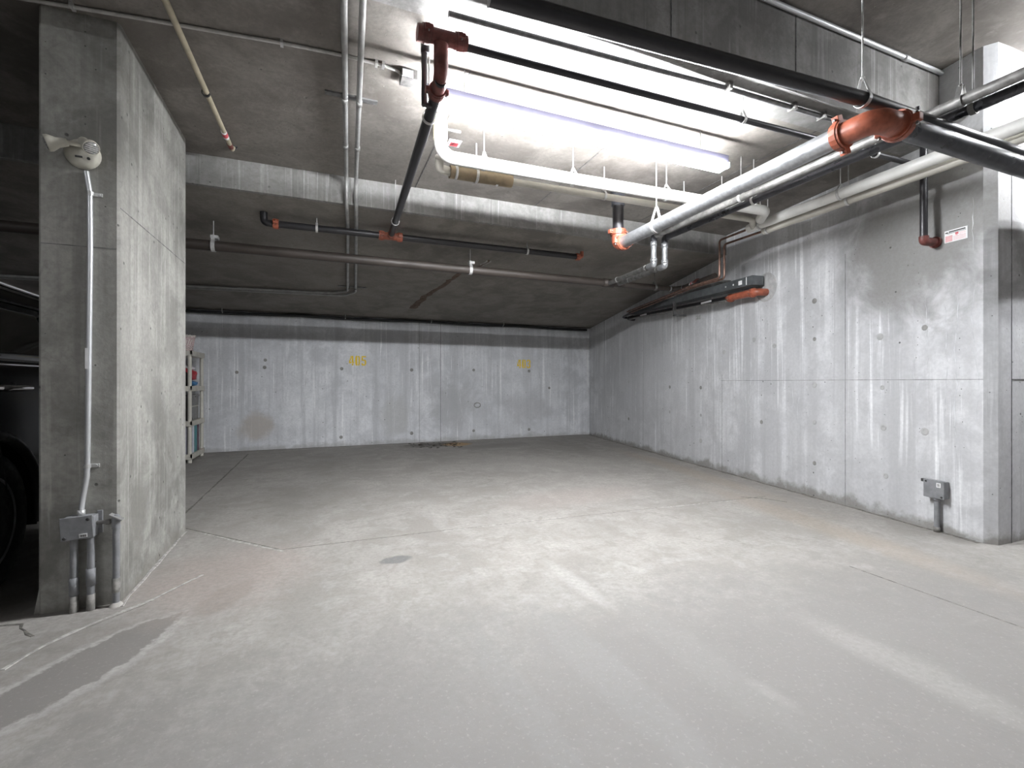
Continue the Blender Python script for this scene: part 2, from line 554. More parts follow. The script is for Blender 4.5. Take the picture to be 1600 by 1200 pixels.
# ---------------------------------------------------------------- the setting
YB = 9.30                       # back wall
WR0 = Vector((4.55, 1.88, 0))   # near corner of the right wall
WRD = Vector((5.68 - 4.55, YB - 1.88, 0)).normalized()
WRN = Vector((-WRD.y, WRD.x, 0))        # into the bay
# frame of the right wall: x = along the wall away from the viewer, y = out of the wall, z = up
WRM = Matrix(((WRD.x, WRN.x, 0, WR0.x), (WRD.y, WRN.y, 0, WR0.y), (0, 0, 1, 0), (0, 0, 0, 1)))


def W(sv, off, z):
    return WR0 + WRD * sv + WRN * off + Vector((0, 0, z))


fl = struct(MB().box((-9, -6.2, -0.2), (9.2, YB + 0.3, 0)).build('floor', 'floor'), 'worn grey concrete parking floor')
ZC, ZA = 3.15, 3.70
YS = 2.20
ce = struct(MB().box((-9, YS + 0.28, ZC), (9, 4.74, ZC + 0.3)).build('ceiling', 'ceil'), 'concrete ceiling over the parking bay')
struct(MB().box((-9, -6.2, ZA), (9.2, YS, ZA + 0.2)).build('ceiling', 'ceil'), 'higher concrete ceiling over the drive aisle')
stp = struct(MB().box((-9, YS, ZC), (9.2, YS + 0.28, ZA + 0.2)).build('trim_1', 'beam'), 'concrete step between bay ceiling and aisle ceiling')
ZB0 = 2.89


def slab_z(y):
    return ZB0 - 0.1015 * (y - 4.74)


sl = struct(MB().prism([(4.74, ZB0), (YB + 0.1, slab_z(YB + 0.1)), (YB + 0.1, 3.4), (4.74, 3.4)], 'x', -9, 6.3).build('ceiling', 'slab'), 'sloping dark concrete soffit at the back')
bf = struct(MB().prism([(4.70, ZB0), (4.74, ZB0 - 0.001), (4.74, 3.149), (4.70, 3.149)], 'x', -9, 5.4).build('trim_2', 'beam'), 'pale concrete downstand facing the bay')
wb = struct(MB().box((-9, YB, 0), (6.2, YB + 0.3, 3.3)).build('wall_back', 'wall_back'), 'grey concrete back wall with stencilled numbers')
# right wall: a body whose bay face runs at a slight angle, with a narrow chamfer where it turns to the aisle
c0 = W(0.03, 0, 0)
endw = W(7.62, 0, 0)
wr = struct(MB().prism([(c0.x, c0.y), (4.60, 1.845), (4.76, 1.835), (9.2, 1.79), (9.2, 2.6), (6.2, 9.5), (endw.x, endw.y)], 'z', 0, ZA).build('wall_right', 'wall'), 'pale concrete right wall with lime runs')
struct(MB().box((-9.2, -6.2, 0), (-9, YB + 0.3, ZA + 0.2)).build('wall_left', 'wall'), 'far left concrete wall')
struct(MB().box((-9, -6.4, 0), (9.2, -6.2, ZA + 0.2)).build('wall_front', 'wall'), 'concrete wall behind the aisle')
struct(MB().box((9.2, -6.4, 0), (9.4, 2.6, ZA + 0.2)).build('wall_aisle', 'wall'), 'concrete wall at the aisle end')
PX0, PX1, PY0, PY1 = -1.365, -1.025, 3.15, 4.46
pier = struct(MB().prism([(PX0 + .012, PY0), (PX1 - .012, PY0), (PX1, PY0 + .012), (PX1, PY1), (PX0, PY1), (PX0, PY0 + .012)], 'z', 0, ZC).build('wall_pier', 'pier'), 'free standing concrete pier')
MB().prism([(PX0 - 0.02, 0), (PX0 + 0.003, 0), (PX0 + 0.003, 0.14)], 'y', PY0 + 0.01, PY1 - 0.01).build('foot_flare', 'pier', pier)

for (lo, hi) in (((PX0 + .012, PY0 - 0.002, 1.918), (PX1 - .012, PY0, 1.922)), ((PX1, PY0 + .012, 2.146), (PX1 + 0.002, PY1, 2.150))):
    MB().box(lo, hi).build('form_joint', 'fin_pale', pier)

# form joints and tie plugs on the walls, each a small piece of its own
for (sa, za, sb, zb) in ((0.03, 1.22, 2.96, 1.22), (1.14, 1.22, 1.14, 2.45), (1.14, 0.0, 1.14, 1.22), (2.94, 0.0, 2.94, 1.3), (5.05, 0.0, 5.05, 2.2)):
    m = MB(WRM)
    if za == zb:
        m.box((sa, 0, za - 0.002), (sb, 0.002, za + 0.002))
    else:
        m.box((sa - 0.002, 0, za), (sa + 0.002, 0.002, zb))
    m.build('form_joint', 'fin_pale', wr)
MB().box((4.758, 1.832, 0), (4.762, 1.838, ZA)).build('form_joint', 'fin_pale', wr)
MB().prism([(4.76, 1.832), (7.0, 1.809), (7.0, 1.813), (4.76, 1.836)], 'z', 1.217, 1.223).build('form_joint', 'fin', wr)
tie_right = [(1.49, 1.65), (1.49, 1.17), (1.49, 0.78), (1.49, 0.35), (0.80, 1.61), (0.77, 0.79), (0.43, 1.65), (0.43, 0.79), (2.03, 1.62), (2.23, 0.72),
             (0.78, 1.15), (2.9, 1.6), (3.4, 1.12), (3.4, 0.72), (3.4, 0.35), (4.2, 1.12), (4.2, 0.72), (2.35, 1.72), (1.49, 2.05), (0.75, 0.36), (5.6, 1.2), (5.6, 0.5)]
for i, (sv, z) in enumerate(tie_right):
    m = MB(WRM)
    r = 0.018 + 0.010 * ((i * 37) % 10) / 10
    m.lathe([(0, r * 1.25), (0.003, r), (0.0032, r * 0.55), (0.0015, r * 0.45)], (sv, 0, z), (0, 1, 0), 9)
    m.build('tie_plug', 'tie' if i % 3 == 0 else 'tie_pale', wr)
for i, (x, z) in enumerate([(-1.39, 1.37), (0.32, 1.45), (1.62, 1.44), (2.90, 1.45), (4.16, 1.44), (4.65, 1.07), (0.31, 0.17), (1.62, 0.19), (2.90, 0.19), (4.16, 0.17), (-0.95, 1.59), (-0.96, 1.46)]):
    r = 0.022 + 0.006 * ((i * 7) % 5) / 5
    MB().lathe([(0, r * 1.3), (0.003, r), (0.0032, r * 0.5), (0.001, r * 0.4)], (x, YB, z), (0, -1, 0), 10).build('tie_plug', 'tie', wb)
MB().ribbon([(2.98 + 0.07 * math.cos(a), YB, 0.72 + 0.05 * math.sin(a)) for a in [k * 0.62 for k in range(11)]], 0.022, (0, -1, 0), 0.003).build('patch_ring', 'tie', wb)
for x, w_ in ((1.77, 0.005), (2.20, 0.006)):
    MB().box((x - w_ / 2, YB - 0.003, 0), (x + w_ / 2, YB, 2.42)).build('form_joint', 'fin' if w_ < 0.01 else 'tie_pale', wb)


def lime(parent, base, wall=True, name='lime_run'):
    for (u, z0, z1, w_) in base:
        rnd = random.Random(int(u * 1000) + 17)
        k = max(6, int(abs(z1 - z0) / 0.045))
        pts, ws, du = [], [], 0.0
        for i in range(k + 1):
            z = z0 + (z1 - z0) * i / k
            du = du * 0.92 + rnd.uniform(-0.010, 0.010)
            pts.append(W(u + du, 0, z) if wall else Vector((u + du * 1.2, YB, z)))
            fade = min(1, 4 * i / k + 0.2, 3 * (1 - i / k) + 0.15)
            ws.append(w_ * fade * rnd.choice((0.15, 0.4, 0.7, 1.0, 1.0)))
        MB().ribbon(pts, lambda i: ws[i], WRN if wall else (0, -1, 0), 0.0012).build(name, 'lime', parent)


lime(wr, [(0.20, 1.95, 0.55, 0.008), (0.28, 1.8, 0.8, 0.006), (0.09, 1.9, 0.9, 0.006), (0.42, 1.9, 1.3, 0.007), (0.10, 2.6, 2.2, 0.006), (0.52, 1.85, 0.95, 0.006),
          (2.35, 1.85, 0.25, 0.010), (2.42, 2.0, 0.12, 0.010), (2.50, 1.6, 0.15, 0.008), (2.62, 1.75, 0.5, 0.008), (2.95, 2.05, 0.5, 0.012), (3.02, 1.5, 0.8, 0.008),
          (4.1, 1.9, 0.9, 0.012), (4.6, 2.0, 1.1, 0.010), (5.3, 1.7, 0.2, 0.016), (5.75, 1.6, 0.3, 0.016), (6.4, 1.6, 0.4, 0.018), (1.70, 1.4, 0.5, 0.007), (1.78, 1.2, 0.3, 0.006)])
lime(wb, [(1.30, 2.3, 0.15, 0.014), (2.05, 1.5, 0.25, 0.012), (2.62, 1.3, 0.2, 0.012), (3.28, 1.7, 0.2, 0.014), (3.1, 1.0, 0.25, 0.012), (-0.3, 1.6, 0.4, 0.012), (0.9, 1.3, 0.3, 0.014), (4.4, 1.9, 0.9, 0.012), (2.35, 1.5, 0.4, 0.010)], False)
# scratches beside the left number
for (x0, z0, x1, z1) in ((1.88, 1.58, 1.98, 1.63), (1.90, 1.60, 2.0, 1.64), (1.96, 1.39, 2.04, 1.41)):
    MB().ribbon([(x0, YB, z0), ((x0 + x1) / 2, YB, (z0 + z1) / 2 + 0.01), (x1, YB, z1)], 0.014, (0, -1, 0), 0.002).build('scratch', 'lime', wb)

# joints sawn in the floor and the pale filler along some of them


def floor_line(pts, w_, mat, name='joint', th=0.0015, wob=0.0):
    out = []
    for (a, b) in zip(pts[:-1], pts[1:]):
        a, b = Vector((a[0], a[1], 0)), Vector((b[0], b[1], 0))
        n = max(2, int((b - a).length / 0.12))
        for i in range(n):
            p = a.lerp(b, i / n)
            out.append(p + Vector((random.uniform(-wob, wob), random.uniform(-wob, wob), 0)))
    out.append(Vector((pts[-1][0], pts[-1][1], 0)))
    return MB().ribbon(out, (lambda i: w_ * random.uniform(0.4, 1.3)) if wob else w_, (0, 0, 1), th).build(name, mat, fl)


floor_line([(-1.04, 4.55), (-0.28, 3.72)], 0.010, 'joint_dark')
floor_line([(-0.90, 4.37), (-0.26, 3.68)], 0.030, 'joint_pale', 'joint_filler', 0.001, 0.012)
floor_line([(-0.28, 3.72), (0.9, 3.71), (4.3, 3.55)], 0.006, 'joint_dark')
floor_line([(0.9, 3.70), (2.0, 3.68)], 0.018, 'joint_pale', 'joint_filler', 0.001, 0.01)
floor_line([(2.9, 3.62), (3.9, 3.55)], 0.018, 'joint_pale', 'joint_filler', 0.001, 0.01)
floor_line([(-1.16, 8.85), (-1.17, 4.9)], 0.022, 'joint_dark', 'joint', 0.0015, 0.004)
floor_line([(3.18, 2.0), (3.16, 0.6)], 0.008, 'joint_dark')
floor_line([(-0.70, 3.42), (-0.88, 3.13), (-1.05, 2.95), (-1.18, 2.77), (-1.24, 2.6)], 0.020, 'joint_pale', 'joint_filler', 0.002, 0.004)
floor_line([(-0.73, 3.36), (-0.90, 3.07), (-1.07, 2.89)], 0.006, 'joint_dark', 'joint', 0.001, 0.003)
floor_line([(-1.50, 3.08), (-1.39, 3.05), (-1.33, 2.97), (-1.27, 2.89)], 0.016, 'joint_dark', 'crack', 0.002, 0.008)
floor_line([(-1.0, 3.10), (-1.02, 3.6), (-1.02, 4.46)], 0.03, 'joint_pale', 'joint_filler', 0.003, 0.006)
floor_line([(4.545, 1.92), (4.63, 2.6), (4.85, 4.1), (5.3, 7.1), (5.62, 9.2)], 0.05, 'joint_dark', 'dirt_line', 0.002, 0.012)
floor_line([(-3.0, 9.28), (5.6, 9.28)], 0.035, 'joint_dark', 'dirt_line', 0.002, 0.01)
floor_line([(4.05, 3.62), (4.2, 3.5), (4.3, 3.3)], 0.02, 'joint_dark', 'crack', 0.002, 0.012)

# wet leaf and grit litter lying along the foot of the back wall
rl = random.Random(5)
deb = MB()
for k in range(90):
    x, y = 1.55 + 0.95 * rl.random() ** 0.9, 8.35 + 0.85 * rl.random()
    if rl.random() < 0.5:
        y = 8.85 + 0.12 * math.sin(x * 5) + rl.uniform(-0.12, 0.2)
    a_, L_, w_ = rl.uniform(0, 3.14), rl.uniform(0.03, 0.12), rl.uniform(0.01, 0.03)
    mt_ = Matrix.Translation((x, y, 0.0)) @ Matrix.Rotation(a_, 4, 'Z')
    h_ = rl.uniform(0.003, 0.012)
    q_ = MB(mt_).add([(-L_ / 2, -w_ * 0.3, 0), (0, -w_ / 2, 0), (L_ / 2, 0, 0), (0, w_ / 2, 0), (-L_ / 3, w_ * 0.2, h_), (0.1 * L_, -w_ * 0.2, h_ * 0.7)], [(0, 1, 2, 3), (0, 4, 5, 1), (1, 5, 2), (2, 5, 4, 3), (3, 4, 0)])
    deb.add(q_.v, q_.f)
M['litter'] = simple('dark_litter', (0.045, 0.038, 0.030), 0.8, 0, 0.3, 20)
deb = deb.build('litter', 'litter', fl)
deb['kind'] = 'stuff'

# lines of the forms on the ceilings
for x in (0.855, 2.17, 3.55):
    MB().box((x - 0.003, YS + 0.28, ZC - 0.003), (x + 0.003, 4.70, ZC)).build('form_joint', 'fin', ce)
for x in (2.95, 1.9, 5.2):
    MB().box((x - 0.003, YS - 0.003, ZC), (x + 0.003, YS, ZA)).build('form_joint', 'fin', stp)


def slab_pt(x, y, off=0.0):
    return Vector((x, y, slab_z(y) - off))


crack = [(2.02, 5.75), (1.93, 6.05), (1.80, 6.3), (1.72, 6.7), (1.66, 7.1), (1.55, 7.6), (1.52, 8.1), (1.45, 8.5)]
cp = []
for (a, b) in zip(crack[:-1], crack[1:]):
    for k in range(5):
        w_ = k / 5
        cp.append(slab_pt(a[0] + (b[0] - a[0]) * w_ + random.uniform(-.02, .02), a[1] + (b[1] - a[1]) * w_))
MB().ribbon(cp, lambda i: 0.015 + 0.035 * random.random() + 0.003 * i, (0, 0, -1), 0.003).build('crack', 'rust', sl)
MB().ribbon(cp[:9], lambda i: 0.03 + 0.06 * random.random(), (0, 0, -1), 0.0025).build('crack_crust', 'efflo', sl)


# ---------------------------------------------------------------- strip lights
def strip_light(x0, y, z, zc, label, tube='tube', length=2.46):
    t = thing('fluorescent_fixture', label, 'light', (x0 + length / 2, y, z), 'strip lights')
    MB().prism([(y - 0.040, z + 0.090), (y - 0.040, z + 0.024), (y - 0.036, z + 0.020), (y + 0.036, z + 0.020), (y + 0.040, z + 0.024), (y + 0.040, z + 0.090)], 'x', x0, x0 + length).build('housing', 'lamp_grey', t)
    for k in range(2):
        for s in (-1, 1):
            a = x0 + 0.015 + k * length / 2
            MB().tube([(a, y + s * 0.040, z), (a + length / 2 - 0.03, y + s * 0.040, z)], 0.0165, 12).build('tube', tube, t)
    for xx in (x0, x0 + length / 2 - 0.007, x0 + length - 0.014):
        MB().box((xx, y - 0.058, z - 0.012), (xx + 0.014, y + 0.058, z + 0.03), 0.003).build('lampholder', 'white_paint', t)
    for xx in (x0 + 0.25, x0 + length - 0.25):
        MB().tube([(xx, y, z + 0.085), (xx, y, zc)], 0.0035, 6).build('rod', 'zinc', t)
    return t


strip_light(0.57, 2.82, 2.90, ZC, 'glowing white strip light along the ceiling over the empty bay', length=2.40)
strip_light(4.43, 1.12, 3.52, ZA, 'strip light high over the drive aisle near the right pilaster', 'tube_aisle')
strip_light(-5.2, -1.4, 3.52, ZA, 'strip light over the drive aisle on the left behind the viewer', 'tube_far')
bx = thing('ceiling_box', 'small pale electrical box at the left end of the glowing strip light', 'box', (0.50, 2.98, ZC))
MB().box((0.45, 2.93, ZC - 0.06), (0.55, 3.03, ZC), 0.004).build('body', 'galv_dull', bx)
MB().box((0.455, 2.922, ZC - 0.055), (0.52, 2.93, ZC - 0.015)).build('tag', 'paper', bx)
cb = thing('white_cable', 'thin white cable curving over the ceiling to the strip light box', 'cable', (0.2, 2.95, ZC))
MB().tube([(-2.2, 3.22, 3.138), (-0.9, 3.05, 3.138), (-0.22, 2.97, 3.138), (0.12, 2.945, 3.138), (0.33, 2.945, 3.138), (0.43, 2.96, 3.136), (0.47, 2.98, 3.12)], 0.0095, 8, 0.12).build('cable', 'white_cable', cb)
for x, y in ((0.34, 2.945), (-0.22, 2.97), (0.30, 2.945), (-1.2, 3.085)):
    MB().box((x - 0.008, y - 0.022, ZC - 0.024), (x + 0.008, y + 0.022, ZC)).build('clip', 'zinc', cb)


# ---------------------------------------------------------------- pipe fittings
def coupling(parent, c, ax, r, mat='orange', name='coupling', length=0.052, lug_axis=None):
    """grooved pipe coupling: ribbed ring in two halves with bolted lugs"""
    c, ax = Vector(c), Vector(ax).normalized()
    h = length / 2
    R = r * 1.28 + 0.004
    m = MB().lathe([(-h, r * 1.05), (-h, R), (-h * 0.55, R), (-h * 0.5, R * 1.06), (h * 0.5, R * 1.06), (h * 0.55, R), (h, R), (h, r * 1.05)], c, ax, 18, False)
    up = Vector(lug_axis) if lug_axis else (Vector((0, 0, 1)) if abs(ax.z) < 0.8 else Vector((0, 1, 0)))
    side = ax.cross(up).normalized()
    up = side.cross(ax).normalized()
    for s in (-1, 1):
        q = c + side * s * (R + r * 0.22)
        rot = Matrix((side, up, ax)).transposed().to_4x4()
        rot.translation = q
        b = MB(rot).box((-r * 0.32, -r * 0.36, -h * 0.72), (r * 0.32, r * 0.36, h * 0.72), r * 0.06)
        m.add(b.v, b.f)
    o = m.build(name, mat, parent)
    for s in (-1, 1):
        q = c + side * s * (R + r * 0.22)
        MB().tube([q - up * r * 0.62, q + up * r * 0.62], r * 0.13, 6).build('bolt', 'galv_dull', o)
    return o


def hanger(parent, c, r, ztop, ax=(1, 0, 0), mat='zinc', rod=0.005, wide=0.022, drop=0.035):
    """clevis or loop hanger round a pipe, with its threaded rod to the ceiling"""
    c, ax = Vector(c), Vector(ax).normalized()
    up = Vector((0, 0, 1))
    side = ax.cross(up).normalized()
    R = r + 0.004
    m = MB()
    ring = []
    for k in range(19):
        a = math.radians(-220 + 260 * k / 18)
        ring.append((math.cos(a) * R, math.sin(a) * R))
    ring = [(-0.006, R + drop)] + ring[:] + [(0.006, R + drop)]
    vs, fs = [], []
    for (p, q) in ring:
        nl = Vector((p, q)).normalized() * 0.0035
        for (e, s) in ((0, -1), (0, 1), (1, 1), (1, -1)):
            pp, qq = p + nl[0] * e, q + nl[1] * e
            vs.append(c + side * pp + up * qq + ax * s * wide / 2)
    for i in range(len(ring) - 1):
        for k in range(4):
            fs.append((i * 4 + k, i * 4 + (k + 1) % 4, i * 4 + 4 + (k + 1) % 4, i * 4 + 4 + k))
    m.add(vs, fs)
    o = m.build('hanger', mat, parent)
    MB().tube([c + up * (R + drop - 0.012), (c.x, c.y, ztop)], rod, 7).build('rod', mat, o)
    MB().lathe([(0, rod * 2.2), (0.012, rod * 2.2)], c + up * (R + drop - 0.004), up, 6, False).build('nut', mat, o)
    return o


def collar(parent, c, ax, r, mat, length=0.04, k=1.2, name='coupling'):
    c, ax = Vector(c), Vector(ax).normalized()
    h = length / 2
    return MB().lathe([(-h, r), (-h, r * k), (h, r * k), (h, r)], c, ax, 16).build(name, mat, parent)


# ---------------------------------------------------------------- sprinkler pipes
XF = 0.60
t = thing('sprinkler_main', 'black sprinkler pipe running from the foreground to the tee under the sloping soffit', 'pipe', (0.6, 3.6, 2.78), 'sprinkler pipes')
MB().tube([(0.560, 2.36, 2.75), (0.664, 5.06, 2.75)], 0.032, 18).build('pipe', 'black_pipe', t)
e = MB().tube([(0.560, 2.36, 2.93), (0.560, 2.36, 2.75), (0.563, 2.45, 2.75)], 0.037, 18, 0.07)
e.build('elbow', 'red_dull', t)
coupling(t, (0.563, 2.46, 2.75), (0.03, 1, 0), 0.032, 'red_dull', lug_axis=(0, 0, 1))
hanger(t, (0.575, 2.72, 2.75), 0.032, ZC, (0, 1, 0))
hanger(t, (0.646, 4.60, 2.75), 0.032, ZC, (0, 1, 0), rod=0.004)

t = thing('sprinkler_crossmain', 'long black sprinkler pipe crossing the bright ceiling in front of the strip light', 'pipe', (2.0, 2.36, 2.98), 'sprinkler pipes')
MB().tube([(0.62, 2.40, 2.98), (4.9, 2.30, 2.98)], 0.021, 16).build('pipe', 'black_pipe', t)
MB().tube([(0.44, 2.37, 2.97), (0.70, 2.37, 2.975)], 0.040, 18).build('tee', 'red_dull', t)
coupling(t, (0.66, 2.37, 2.975), (1, 0, 0), 0.032, 'red_dull')
coupling(t, (0.49, 2.37, 2.975), (1, 0, 0), 0.032, 'red_dull')
for x in (2.64, 4.0):
    hanger(t, (x, 2.40 - 0.0234 * (x - 0.62), 2.98), 0.021, ZC, (1, 0, 0), drop=0.03)

t = thing('sprinkler_riser', 'short upright black pipe beside the red elbow at the top of the picture', 'pipe', (0.50, 2.50, 2.76), 'sprinkler pipes')
MB().tube([(0.515, 2.56, 2.72), (0.515, 2.56, ZC)], 0.0165, 14).build('pipe', 'black_pipe', t)
collar(t, (0.520, 2.56, 3.03), (0, 0, 1), 0.0165, 'black_pipe', 0.05, 1.5, 'socket')
MB().tube([(0.520, 2.56, 2.725), (0.555, 2.56, 2.725)], 0.014, 10).build('outlet', 'black_pipe', t)

t = thing('sprinkler_branch', 'black sprinkler branch pipe with orange tee and orange ends under the soffit', 'pipe', (1.3, 5.09, 2.75), 'sprinkler pipes')
yb_ = lambda x: 5.115 - 0.0174 * (x + 0.45)
MB().tube([(-0.44, yb_(-0.44), 2.75), (2.93, yb_(2.93), 2.75)], 0.034, 18).build('pipe', 'black_pipe', t)
coupling(t, (-0.43, yb_(-0.43), 2.75), (1, 0, 0), 0.034)
coupling(t, (0.570, yb_(0.57), 2.75), (1, 0, 0), 0.034)
coupling(t, (0.760, yb_(0.76), 2.75), (1, 0, 0), 0.034)
MB().tube([(0.585, yb_(0.6), 2.75), (0.745, yb_(0.7), 2.75)], 0.039, 18).tube([(0.665, 5.096, 2.75), (0.662, 5.0, 2.75)], 0.038, 16).build('tee', 'orange', t)
coupling(t, (2.92, yb_(2.92), 2.75), (1, 0, 0), 0.030)
MB().tube([(2.93, yb_(2.93), 2.75), (2.98, yb_(2.93), 2.75), (2.98, yb_(2.93), 2.82)], 0.022, 14, 0.03).build('elbow', 'orange', t)
MB().tube([(-0.46, yb_(-.46), 2.75), (-0.535, yb_(-.46), 2.75), (-0.535, yb_(-.46), slab_z(5.13))], 0.034, 16, 0.05).build('elbow', 'black_pipe', t)
for x in (-0.06, 2.24):
    hanger(t, (x, yb_(x), 2.75), 0.034, slab_z(5.1), (1, 0, 0), drop=0.012)

t = thing('sprinkler_feed', 'black steel pipe along the aisle edge in front of the big orange elbow', 'pipe', (3.0, 1.6, 2.70), 'sprinkler pipes')
MB().tube([(0.6, 1.72, 2.70), (1.42, 1.675, 2.70), (2.66, 1.60, 2.70), (6.8, 1.585, 2.70)], 0.036, 18).build('pipe', 'black_pipe', t)
for x in (2.655, 5.6):
    hanger(t, (x, 1.602, 2.70), 0.036, ZA, (1, 0, 0), drop=0.07)
MB().lathe([(0, 0.012), (0.03, 0.012)], (3.13, 1.595, 2.732), (0, 0, 1), 6, False).build('plug', 'black_pipe', t)

# large galvanised main with its orange elbow
t = thing('galvanized_main', 'thick shiny galvanized pipe descending toward the orange fitting over the bay', 'pipe', (2.7, 2.7, 2.58), 'drain and water mains')
MB().tube([(2.742, 3.86, 2.58), (2.69, 1.74, 2.58)], 0.057, 22).build('pipe', 'galv', t)
coupling(t, (2.69, 1.735, 2.58), (0, 1, 0), 0.057, 'orange', lug_axis=(1, 0, 0.4))
MB().tube([(2.69, 1.72, 2.58), (2.69, 1.555, 2.58), (2.86, 1.555, 2.58)], 0.063, 22, 0.13, bseg=10).build('elbow', 'orange', t)
coupling(t, (2.87, 1.555, 2.58), (1, 0, 0), 0.057, 'orange')
MB().tube([(2.88, 1.555, 2.58), (6.9, 1.56, 2.58)], 0.057, 22).build('aisle_pipe', 'dark_pipe', t)
o = MB().tube([(2.742, 3.84, 2.58), (2.745, 3.95, 2.58), (2.745, 3.95, 2.69)], 0.064, 20, 0.08).build('elbow', 'orange', t)
coupling(t, (2.742, 3.86, 2.58), (0, 1, 0), 0.057, 'orange')
coupling(t, (2.745, 3.95, 2.70), (0, 0, 1), 0.057, 'orange')
MB().tube([(2.745, 3.95, 2.70), (2.745, 3.95, ZC)], 0.055, 20).build('drop_pipe', 'black_pipe', t)
MB().lathe([(0, 0.055), (0, 0.066), (0.14, 0.066), (0.14, 0.072), (0.17, 0.072), (0.17, 0.055)], (2.745, 3.95, 2.965), (0, 0, 1), 20).build('clamp_sleeve', 'dark_pipe', t)
hanger(t, (2.73, 3.35, 2.58), 0.057, ZC, (0, 1, 0), drop=0.10, wide=0.03)

# two smaller galvanised drains beside it
for i, (x, lab, mt) in enumerate(((3.345, 'slim galvanized drain pipe directly beside the thick galvanized main', 'galv'), (3.495, 'slim dark drain pipe farther from the thick galvanized main', 'dark_pipe'))):
    t = thing('drain_pipe', lab, 'pipe', (x, 3.0, 2.79), 'slim drain pipes')
    yv = 4.15
    MB().tube([(x, -1.6, 2.79), (x, yv - 0.03, 2.79)], 0.030, 18).build('pipe', 'galv_dull' if i == 0 else 'dark_pipe', t)
    MB().tube([(x, yv - 0.05, 2.79), (x, yv, 2.79), (x, yv, 2.73)], 0.036, 16, 0.03).build('elbow', 'dark_pipe', t)
    MB().tube([(x, yv, 2.73), (x, yv, 2.51)], 0.030, 16).build('drop_pipe', 'galv', t)
    collar(t, (x, yv, 2.705), (0, 0, 1), 0.030, 'galv', 0.05, 1.2)
    collar(t, (x, yv, 2.525), (0, 0, 1), 0.030, 'galv', 0.04, 1.22)
    jx, jz = (3.62 + 0.15 * i, 2.55)
    d0 = Vector((x, yv, 2.48))
    d1 = Vector((jx, 5.40, jz))
    MB().tube([(x, yv, 2.515), d0, d0.lerp(d1, 0.09)], 0.035, 16, 0.05).build('elbow', 'galv', t)
    MB().tube([d0.lerp(d1, 0.07), d1], 0.029, 16).build('branch_pipe', 'galv_dull', t)
    for w_ in (0.15, 0.80 - 0.05 * i):
        collar(t, d0.lerp(d1, w_), d1 - d0, 0.030, 'galv_dull', 0.05, 1.2)
    hanger(t, (x, 1.50 + 0.01 * i, 2.79), 0.030, ZA, (0, 1, 0), drop=0.05, wide=0.028, mat='galv_dull')
    hanger(t, (x, 3.0, 2.79), 0.030, ZC, (0, 1, 0), drop=0.05)

# brown cast drain along the back
t = thing('cast_drain', 'long brown cast iron drain pipe hung level under the sloping soffit', 'pipe', (1.5, 5.46, 2.56), 'drain and water mains')
MB().tube([(-6.5, 5.49, 2.575), (3.6, 5.46, 2.562)], 0.0515, 18).build('pipe', 'cast', t)
MB().tube([(3.56, 5.46, 2.562), (4.50, 5.47, 2.562)], 0.043, 16).build('pipe', 'cast', t)
collar(t, (3.63, 5.46, 2.562), (1, 0, 0), 0.0515, 'cast', 0.16, 1.12, 'wye')
for x in (-1.02, 1.66):
    o = hanger(t, (x, 5.465, 2.565), 0.0515, slab_z(5.47), (1, 0, 0), drop=0.05, wide=0.035)
    MB().box((x - 0.02, 5.425, 2.635), (x + 0.045, 5.505, 2.665)).build('beam_clamp', 'zinc', o)
hanger(t, (4.42, 5.465, 2.562), 0.043, slab_z(5.47), (1, 0, 0), drop=0.03, wide=0.035, mat='galv_dull')
MB().tube([(4.48, 5.47, 2.562), (4.86, 5.45, 2.562), (4.68, 4.60, 2.57)], 0.037, 16, 0.14).build('wall_branch', 'cast', t)
for p, a_ in (((4.69, 5.46, 2.562), (1, 0, 0)), ((4.83, 5.33, 2.563), (0.2, 1, 0))):
    collar(t, p, a_, 0.037, 'galv', 0.022, 1.16, 'band')
coupling(t, (4.763, 4.99, 2.567), (0.2, 1, 0), 0.036, 'red_dull')
o = MB().tube([(4.768, 5.02, 2.567), (4.793, 5.14, 2.566)], 0.0385, 14).build('paper_tag', 'paper', t)
MB().tube([(4.773, 5.04, 2.567), (4.787, 5.11, 2.566)], 0.0390, 14).build('red_print', 'ink_red', o)

# ---------------------------------------------------------------- insulated pipes
t = thing('insulated_pipe', 'thick white jacketed pipe running crosswise just past the strip light', 'pipe', (2.4, 3.40, 2.886), 'jacketed pipes')
MB().tube([(0.81, 3.43, ZC), (0.81, 3.43, 2.886), (2.0, 3.405, 2.886), (4.03, 3.325, 2.884), (4.17, 3.50, 2.876)], 0.048, 20, 0.10).build('jacket', 'white_ins', t)
MB().tube([(0.81, 3.43, 3.01), (0.81, 3.43, ZC)], 0.054, 18).build('end_jacket', 'yellowed', t)
for x in (1.15, 1.92, 2.86, 3.5):
    hanger(t, (x, 3.43 - 0.027 * (x - 0.81), 2.886), 0.048, ZC, (1, 0, 0), drop=0.03)
MB().tube([(0.84, 3.41, 3.08), (0.96, 3.41, 3.085)], 0.012, 10).build('valve', 'galv_dull', t)

